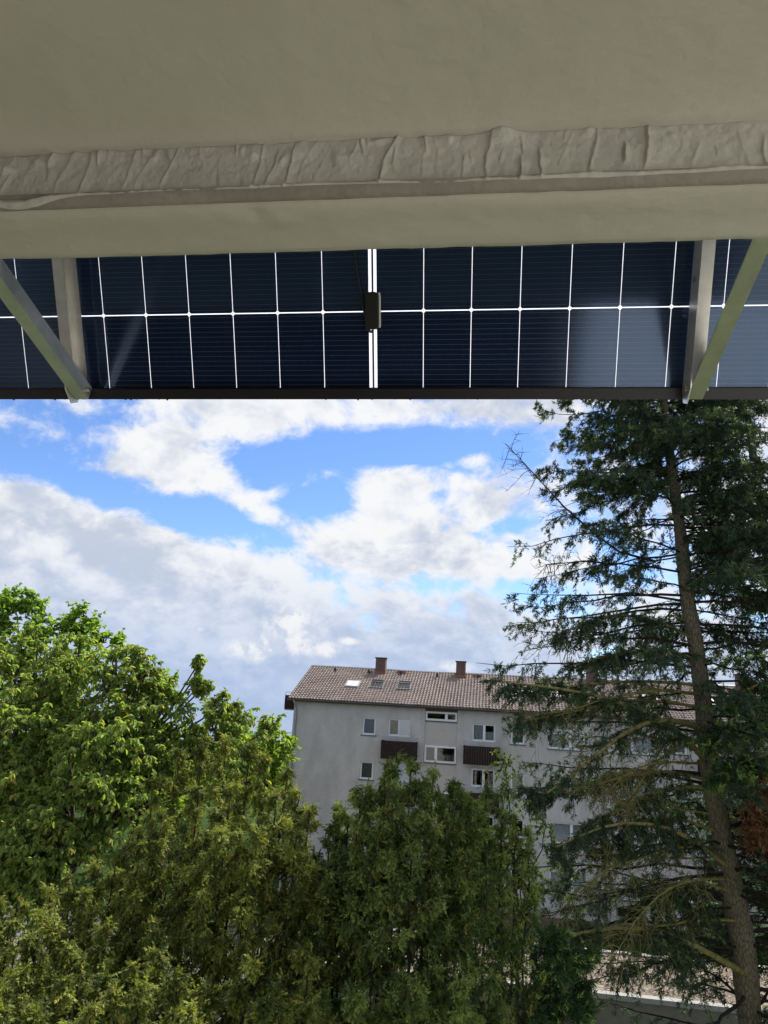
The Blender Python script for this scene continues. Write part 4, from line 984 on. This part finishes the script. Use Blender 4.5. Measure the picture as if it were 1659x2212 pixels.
    if dead is not None:
        for c, r in dead:
            c = np.array(c); nb = 6; d = unit(g.normal(size=(nb, 3))); d[:, 2] -= .5
            s = np.linspace(0, 1, 8)[None, :, None]; p = c[None, None]+g.normal(0, .12, (nb, 1, 3))*np.array([1, 1, 2.])+(unit(d)*np.array(r))[:, None]*s
            foliate(p, np.full(nb, 1.6), .8, .2, Ld)
    W.build('trunk', M['bark'], root); Wb.build('branches', M['dark_bark'], root)
    if Wm.n: Wm.build('mossy_limbs', M['moss_bark'], root)
    Lv.build('crown', leaf_mat, root)
    if dead is not None: tag(Ld.build('dead_foliage', M['dead_leaf'], root), label='rust brown dead needles hanging beside the trunk')
    return root

# ------------------------------------------------------------------ the plants
def P_(px, py, Y): return at(px, py, Y)
def plants():
    # ---- big spruce at the right
    tr = [P_(px, py, 15.) for px, py in ((1619, 2197), (1603, 2014), (1586, 1947), (1543, 1716), (1528, 1616), (1519, 1516), (1505, 1401), (1483, 1291), (1472, 1163), (1454, 1035))]
    b = tr[0].copy(); b[2] = 0; b[0] += .45; tr = [b]+tr; t = tr[-1].copy(); t[2] = CZ+10.5; t[0] -= .35; tr.append(t)
    prof = lambda z: float(np.interp(z, [-9, -4, -1, 1, 2.5, 6, 8, 10.5], [4.4, 4.7, 4.5, 4.2, 3.6, 3.0, 2.0, .2]))
    def skip(az, z, g):
        left = math.cos(az) < -.2; front = math.sin(az) < -.3
        if front and not left and -5 < z < 2.2: return g.uniform() < .55        # the trunk stays in view
        if front and -2.4 < z < 1.2: return g.uniform() < .66
        if left and -2.2 < z < .2: return g.uniform() < .38
        if (left or front) and z < -3.3: return g.uniform() < .42
        if left and 2.6 < z < 3.7: return g.uniform() < .5
        return math.sin(az) > .5 and g.uniform() < .25
    y = 15.
    bare = [([P_(1415, 1212, y), P_(1330, 1195, y-.3), P_(1240, 1115, y-.5), P_(1150, 1020, y-.6), P_(1092, 958, y-.6)], .03, 26),
            ([P_(1478, 1237, y), P_(1380, 1222, y-.6), P_(1270, 1212, y-1), P_(1180, 1220, y-1.2)], .026, 26),
            ([P_(1480, 1345, y), P_(1370, 1350, y-.8), P_(1250, 1380, y-1.3), P_(1160, 1400, y-1.5)], .028, 20),
            ([P_(1515, 1500, y), P_(1430, 1490, y-.8), P_(1330, 1500, y-1.4), P_(1210, 1540, y-1.8), P_(1120, 1540, y-2.)], .035, 34),
            ([P_(1545, 1650, y), P_(1450, 1645, y-1), P_(1370, 1660, y-1.6), P_(1290, 1720, y-2)], .03, 34),
            ([P_(1600, 1990, y), P_(1500, 1985, y-1), P_(1380, 2010, y-2), P_(1290, 2030, y-2.6)], .03, 34),
            ([P_(1560, 1830, y), P_(1440, 1830, y-1.2), P_(1300, 1880, y-2.), P_(1220, 1960, y-2.4)], .03, 36),
            ([P_(1590, 1900, y), P_(1480, 1900, y-1.5), P_(1390, 1960, y-2.2), P_(1330, 2060, y-2.6)], .026, 34)]
    limbs = [([P_(1515, 1575, y), P_(1455, 1548, y-.8), P_(1380, 1560, y-1.4), P_(1310, 1610, y-1.8), P_(1220, 1690, y-2.1), P_(1140, 1740, y-2.2)], .062, 1.0, .08),
             ([P_(1530, 1650, y), P_(1480, 1590, y-.5), P_(1420, 1545, y-1.), P_(1300, 1500, y-1.6), P_(1160, 1480, y-2.1), P_(1060, 1470, y-2.4)], .06, 1.3, .08),
             ([P_(1620, 2110, y), P_(1500, 2040, y-1.2), P_(1400, 2000, y-2.), P_(1250, 2010, y-2.6), P_(1150, 2060, y-3)], .06, 1.2, .08),
             ([P_(1500, 1380, y), P_(1400, 1330, y-.6), P_(1290, 1330, y-1.2), P_(1180, 1385, y-1.7)], .04, 1.6, .08),
             ([P_(1580, 1880, y), P_(1470, 1790, y-1.2), P_(1330, 1770, y-2.1), P_(1200, 1830, y-2.8)], .05, 1.2, .08)]
    for pts in (((1510, 1480), (1400, 1470), (1290, 1475), (1180, 1490), (1075, 1490)), ((1520, 1530), (1410, 1510), (1300, 1520), (1190, 1550), (1100, 1560)), ((1540, 1690), (1440, 1660), (1330, 1680), (1220, 1720), (1130, 1700)),
                ((1535, 1700), (1440, 1700), (1350, 1740), (1260, 1800), (1200, 1860)), ((1560, 1800), (1450, 1760), (1360, 1780), (1290, 1840)), ((1590, 1930), (1500, 1900), (1420, 1920), (1350, 1980)), ((1500, 1420), (1420, 1400), (1330, 1410), (1230, 1440))):
        limbs.append(([P_(q[0], q[1], y-.55*i) for i, q in enumerate(pts)], .034, 1.5, .10))
    for pts in (((1520, 1560), (1420, 1580), (1330, 1620), (1250, 1650)), ((1530, 1600), (1440, 1620), (1380, 1690), (1350, 1760)), ((1550, 1760), (1430, 1740), (1330, 1700), (1260, 1690)), ((1570, 1850), (1470, 1860), (1380, 1840), (1280, 1850))):
        bare.append(([P_(q[0], q[1], y-.7*i) for i, q in enumerate(pts)], .022, 34))
    conifer('spruce_tree', 'tall dark spruce with thick bare trunk and mossy drooping branches', tr, .17, prof, 7.2, CZ+10.0, M['spruce_leaf'], 21, 'conifers at the right', step=.32, whorl=6, bare=bare, limbs=limbs, tipf=.09, skip=skip, twsc=1.1, dens=1.55)
    # ---- second conifer behind, right edge
    b = P_(1700, 1500, 16.5); tr2 = [np.array([b[0]+.4, 16.5, 0]), b, np.array([b[0]-.5, 16.5, CZ+11])]
    prof2 = lambda z: float(np.interp(z, [-9, -2, 2, 7, 11], [3.0, 2.9, 2.5, 1.9, .2]))
    dead = [(P_(1608, 1690, 14.3), (.2, .2, .4)), (P_(1632, 1735, 14.3), (.28, .25, .5)), (P_(1640, 1780, 14.3), (.24, .2, .4))]
    fl = [([P_(1720, 1560, 14.6), P_(1650, 1560, 14), P_(1580, 1580, 13.6), P_(1525, 1600, 13.4)], .03, 1.5, .75), ([P_(1720, 1620, 14.6), P_(1650, 1630, 14), P_(1590, 1650, 13.6), P_(1540, 1680, 13.4)], .03, 1.4, .7), ([P_(1720, 1470, 14.6), P_(1660, 1470, 14), P_(1610, 1490, 13.8), P_(1560, 1520, 13.6)], .03, 1.3, .4)]
    conifer('fir_tree', 'green fir with pale fresh tips at the right picture edge', tr2, .15, prof2, 7.8, CZ+10.5, M['fir_leaf'], 33, 'conifers at the right', step=.40, whorl=6, tipf=.16, dens=.7, twsc=1.55, limbs=fl, dead=dead, skip=lambda az, z, g: (math.cos(az) < -.5 and z > -1 and g.uniform() < .35) or (math.cos(az) > .3 and g.uniform() < .6))
    # ---- young fir low in front, fresh tips
    b = P_(1215, 2290, 11.5); tr3 = [np.array([b[0], 11.5, 0]), b, np.array([b[0]+.05, 11.5, P_(1195, 2010, 11.5)[2]])]
    prof3 = lambda z: float(np.clip((tr3[2][2]-CZ-z)*.62+.12, .1, 1.3))
    conifer('young_fir_tree', 'young fir with bright green shoot tips in front of the gravel roof', tr3, .06, prof3, 6.0, tr3[2][2]-.05, M['fir_leaf'], 35, 'conifers at the right', step=.2, whorl=4, tipf=.25, dens=.9, twsc=1.1)

    # ---- cherry at the left
    Y = 13.0
    def lob(px, py, r, y=Y, sq=1.0): return (P_(px, py, y), (r, r*1.1, r*sq))
    lobes = [lob(40, 1480, 1.0), lob(150, 1500, .95), lob(240, 1480, .75, 12.6), lob(310, 1470, .42, 12.8), lob(305, 1560, .85), lob(100, 1620, 1.1, 12.2), lob(230, 1640, 1.0, 12.0), lob(10, 1720, 1.0, 11.8),
             lob(130, 1760, .9, 11.6), lob(60, 1850, .7, 11.2), lob(395, 1570, .55, 13.2), lob(455, 1568, .46, 13.4), lob(520, 1560, .42, 13.8), lob(575, 1580, .28, 14.0), lob(390, 1640, .7, 13.0), lob(480, 1640, .6, 13.4),
             lob(30, 1580, .9, 12.0), lob(250, 1730, .6, 11.8), lob(20, 1930, .4, 11.0), lob(560, 1640, .5, 14.2), lob(330, 1680, .6, 12.4), lob(-90, 1560, 1.0), lob(-80, 1760, .9), lob(190, 1800, .6, 11.6), lob(110, 1850, .6, 11.2), lob(270, 1600, .8, 12.4), lob(60, 1400, .5, 13.4), lob(150, 1420, .5, 13.4), lob(-20, 1880, .7, 11.), lob(50, 1930, .5, 11.), lob(110, 1920, .4, 11.), lob(352, 1500, .26, 13.2)]
    lobes += [(P_(423, 1488, 13.2), (.10, .10, .28)), (P_(426, 1456, 13.2), (.055, .055, .30)), (P_(428, 1434, 13.2), (.035, .035, .2)), (P_(470, 1512, 13.3), (.2, .2, .15)), (P_(440, 1485, 13.2), (.12, .12, .1)), (P_(505, 1525, 13.6), (.22, .2, .12)), (P_(295, 1415, 12.8), (.2, .2, .14))]
    leafy_tree('cherry_tree', 'bright green cherry tree with long hanging leaves at the left', 'tree', (P_(150, 1700, 13.4)[0], 13.4, 0), P_(160, 1850, 13.2), lobes, CH_T, M['cherry_leaf'], M['cherry_bark'], 235, .38, .88, 'deciduous trees at the left', .75, .16, 41, .16, 15, picked=280)
    # ---- maple behind it
    Y = 19.0
    lobes = [lob(0, 1345, 1.0, Y), lob(80, 1345, .75, Y), lob(135, 1375, .7, Y), lob(185, 1355, .55, Y), lob(225, 1385, .4, Y), lob(60, 1420, 1.0, Y), lob(150, 1440, .9, Y), lob(-80, 1350, 1.2, Y), lob(250, 1388, .18, Y, .6), lob(180, 1330, .3, Y), lob(345, 1500, .5, Y), lob(350, 1470, .25, Y), lob(25, 1300, .32, Y), lob(70, 1300, .25, Y)]
    leafy_tree('maple_tree', 'maple with lobed yellow green leaves rising behind the cherry', 'tree', (P_(60, 1500, Y)[0], Y, 0), P_(80, 1560, Y), lobes, MP_T, M['maple_leaf'], M['cherry_bark'], 120, .40, 1.0, 'deciduous trees at the left', .3, .16, 43, .08, 10)
    # ---- far trees left of the block
    Y = 44.
    lobes = [lob(550, 1612, 1.9, Y), lob(592, 1608, 1.3, Y), lob(612, 1640, 1.2, Y), lob(575, 1665, 1.9, Y), lob(525, 1650, 2.2, Y), lob(580, 1710, 1.8, Y), lob(535, 1710, 2., Y)]
    leafy_tree('lime_tree', 'pale yellow green tree beside the gable of the grey block', 'tree', (P_(570, 1700, Y)[0], Y, 0), P_(570, 1700, Y), lobes, FAR_T, M['far_leaf'], M['cherry_bark'], 26, .8, 1.0, 'deciduous trees at the left', .3, .25, 45, .05, 10)
    for i, (px, py, Y, r, lb) in enumerate(((300, 1600, 52., 3.4, 'far green tree behind the cherry crown'), (120, 1620, 50., 3.6, 'far tree glimpsed left behind the cherry trunk'), (490, 1600, 64., 3.4, 'far tree between the cherry shoot and the gable'))):
        lobes = [lob(px, py, r, Y), lob(px-50, py+40, r*.9, Y), lob(px+50, py+40, r*.9, Y), lob(px, py+120, r, Y), lob(px-60, py+130, r*.9, Y), lob(px+60, py+130, r*.9, Y)]
        leafy_tree('far_tree', lb, 'tree', (P_(px, py, Y)[0], Y, 0), P_(px, py+160, Y), lobes, FAR_T, M['far_leaf'], M['cherry_bark'], 9, .9, 1.4, 'deciduous trees at the left', .3, .25, 90+i, .05, 10)
    # ---- leafy shrubs between the conifers and the block
    Y = 22.
    lobes = [lob(1090, 1720, .7, Y), lob(1080, 1800, .8, Y), lob(1130, 1870, .9, Y), lob(1180, 1780, .55, Y), lob(1060, 1900, .8, Y), lob(1150, 1950, .8, Y), lob(1090, 1650, .35, Y), lob(1220, 1900, .5, Y), lob(1240, 1960, .6, Y)]
    leafy_tree('leafy_shrub', 'thin leafy shrub with loose twigs in front of the block', 'shrub', (P_(1120, 1900, Y)[0], Y, 0), P_(1120, 2010, Y), lobes, SH_T, M['shrub_leaf'], M['dark_bark'], 70, .4, 1.5, None, .5, .09, 47, .15, 9)
    # ---- hedge bushes along the block
    for i, (px, Y, r) in enumerate(((1150, 45.5, .8), (1240, 45.8, .9), (1330, 45.6, .8), (1420, 46, 1.0), (1510, 46, .9), (1610, 46, 1.0), (1020, 45.6, .8))):
        c = P_(px, 2010, Y); c[2] = r*.9
        nth = ('second', 'third', 'fourth', 'fifth', 'sixth', 'rightmost', 'leftmost')[i]
        leafy_tree('garden_bush', 'dark garden bush against the red brown plinth, '+nth+' of the row', 'bush', (c[0], Y, 0), (c[0], Y, .3), [(c, (r*1.2, r*.8, r*.9)), (c+np.array([.7, 0, -.1]), (r*.8, r*.7, r*.8))], FAR_T, M['shrub_leaf'], M['dark_bark'], 60, .35, .6, 'bushes along the plinth', .2, .06, 60+i, .05, 10)

    # ---- yews
    def T(px, py, Y): return P_(px, py, Y)
    def yb(px, Y): return (P_(px, 1900, Y)[0], Y, 0)
    yew('yew_tree', 'broad olive yew with fanned rising stems in front of the cherry', yb(400, 10.0),
        [T(330, 1690, 10.2), T(390, 1625, 10.4), T(440, 1602, 10.4), T(490, 1600, 10.2), T(540, 1612, 10.), T(580, 1640, 10.), T(622, 1668, 9.9), T(648, 1712, 9.7), T(670, 1745, 9.5), T(600, 1720, 9.3), T(500, 1700, 9.2), T(430, 1710, 9.2), T(350, 1760, 9.3), T(560, 1800, 8.9), T(640, 1800, 9.0), T(470, 1800, 8.8), T(300, 1800, 9.6), T(672, 1850, 9.2), T(700, 1930, 9.2), T(270, 1830, 9.8), T(210, 1860, 9.8), T(330, 1850, 9.2), T(400, 1880, 8.8), T(150, 1900, 9.6)], M['yew_leaf'], 71, Lmax=.68, tlo=.70, dens=1.08)
    yew('yew_tree', 'upright yew with the tallest tip in front of the balconies', yb(848, 9.5),
        [T(857, 1630, 9.6), T(832, 1650, 9.6), T(888, 1648, 9.6), T(800, 1700, 9.5), T(778, 1712, 9.5), T(912, 1690, 9.6), T(936, 1672, 9.7), T(850, 1700, 9.2), T(815, 1760, 9.1), T(890, 1760, 9.1), T(770, 1790, 9.3), T(935, 1790, 9.4), T(850, 1850, 8.9)], M['yew_leaf_green'], 72, thin=.82, Lmax=.55, tlo=.67, dens=1.0)
    yew('yew_tree', 'low yew tip between the fanned yew and the tallest yew', yb(725, 9.8),
        [T(731, 1748, 9.9), T(752, 1765, 9.8), T(712, 1790, 9.8), T(690, 1840, 9.7), T(735, 1830, 9.4), T(705, 1880, 9.2), T(770, 1860, 9.2)], M['yew_leaf_green'], 73, thin=.82, Lmax=.5, tlo=.67, dens=1.2)
    yew('yew_tree', 'slender dark yew right of the tallest yew', yb(985, 10.2),
        [T(971, 1695, 10.2), T(994, 1692, 10.2), T(1015, 1720, 10.2), T(950, 1720, 10.), T(1035, 1740, 10.3), T(980, 1780, 9.8), T(1010, 1840, 9.6), T(950, 1860, 9.6), T(1050, 1800, 10.2)], M['yew_leaf_green'], 74, thin=.84, Lmax=.5, tlo=.67, dens=1.2)
    yew('yew_tree', 'thin dark yew beside the leafy shrub and spruce boughs', yb(1090, 11.),
        [T(1050, 1690, 11.), T(1085, 1720, 11.), T(1115, 1760, 11.), T(1140, 1800, 11.), T(1080, 1850, 10.6)], M['yew_leaf_green'], 75, Lmax=.42, tlo=.5, dens=.75)
    yew('yew_tree', 'shaded yew in the lower left corner', yb(120, 8.0),
        [T(250, 1870, 9.2), T(180, 1930, 8.8), T(90, 1980, 8.4), T(20, 2000, 8.2), T(300, 1860, 9.), T(-40, 2010, 8.), T(140, 2050, 7.8), T(230, 2000, 8.2), T(60, 2090, 7.4), T(340, 1980, 8.2), T(290, 2090, 7.6), T(40, 1940, 8.8), T(110, 1925, 9.), T(-10, 1960, 8.6), T(70, 2020, 8.2), T(180, 2080, 7.7), T(30, 2060, 7.8), T(120, 1985, 8.4), T(0, 2120, 7.2), T(140, 2120, 7.2), T(230, 2110, 7.4), T(200, 1960, 8.8), T(280, 1940, 8.9), T(340, 2060, 7.8)], M['yew_leaf'], 76, Lmax=.65, tlo=.70, dens=.85)
    yew('yew_tree', 'nearest yew with bright tips along the bottom edge', yb(430, 6.9),
        [T(300, 2130, 6.9), T(380, 2110, 7.), T(250, 2160, 6.8), T(460, 2120, 7.), T(540, 2090, 7.2), T(610, 2110, 7.2), T(670, 2060, 7.6), T(420, 2190, 6.6), T(80, 2180, 6.6), T(10, 2190, 6.5), T(560, 2180, 6.8), T(180, 2190, 6.6)], M['yew_leaf'], 77, Lmax=.5, tlo=.76, dens=1.4)
    yew('yew_tree', 'dark yew below the gravel roof at the bottom middle', yb(800, 8.0),
        [T(760, 2130, 8.2), T(700, 2130, 8.), T(830, 2130, 8.3), T(880, 2110, 8.4), T(950, 2100, 8.8), T(1010, 2090, 9.), T(1060, 2110, 9.), T(770, 2150, 7.7), T(900, 2140, 8.), T(1000, 2130, 8.4)], M['yew_leaf_green'], 78, Lmax=.5, tlo=.72, dens=1.2)
plants()
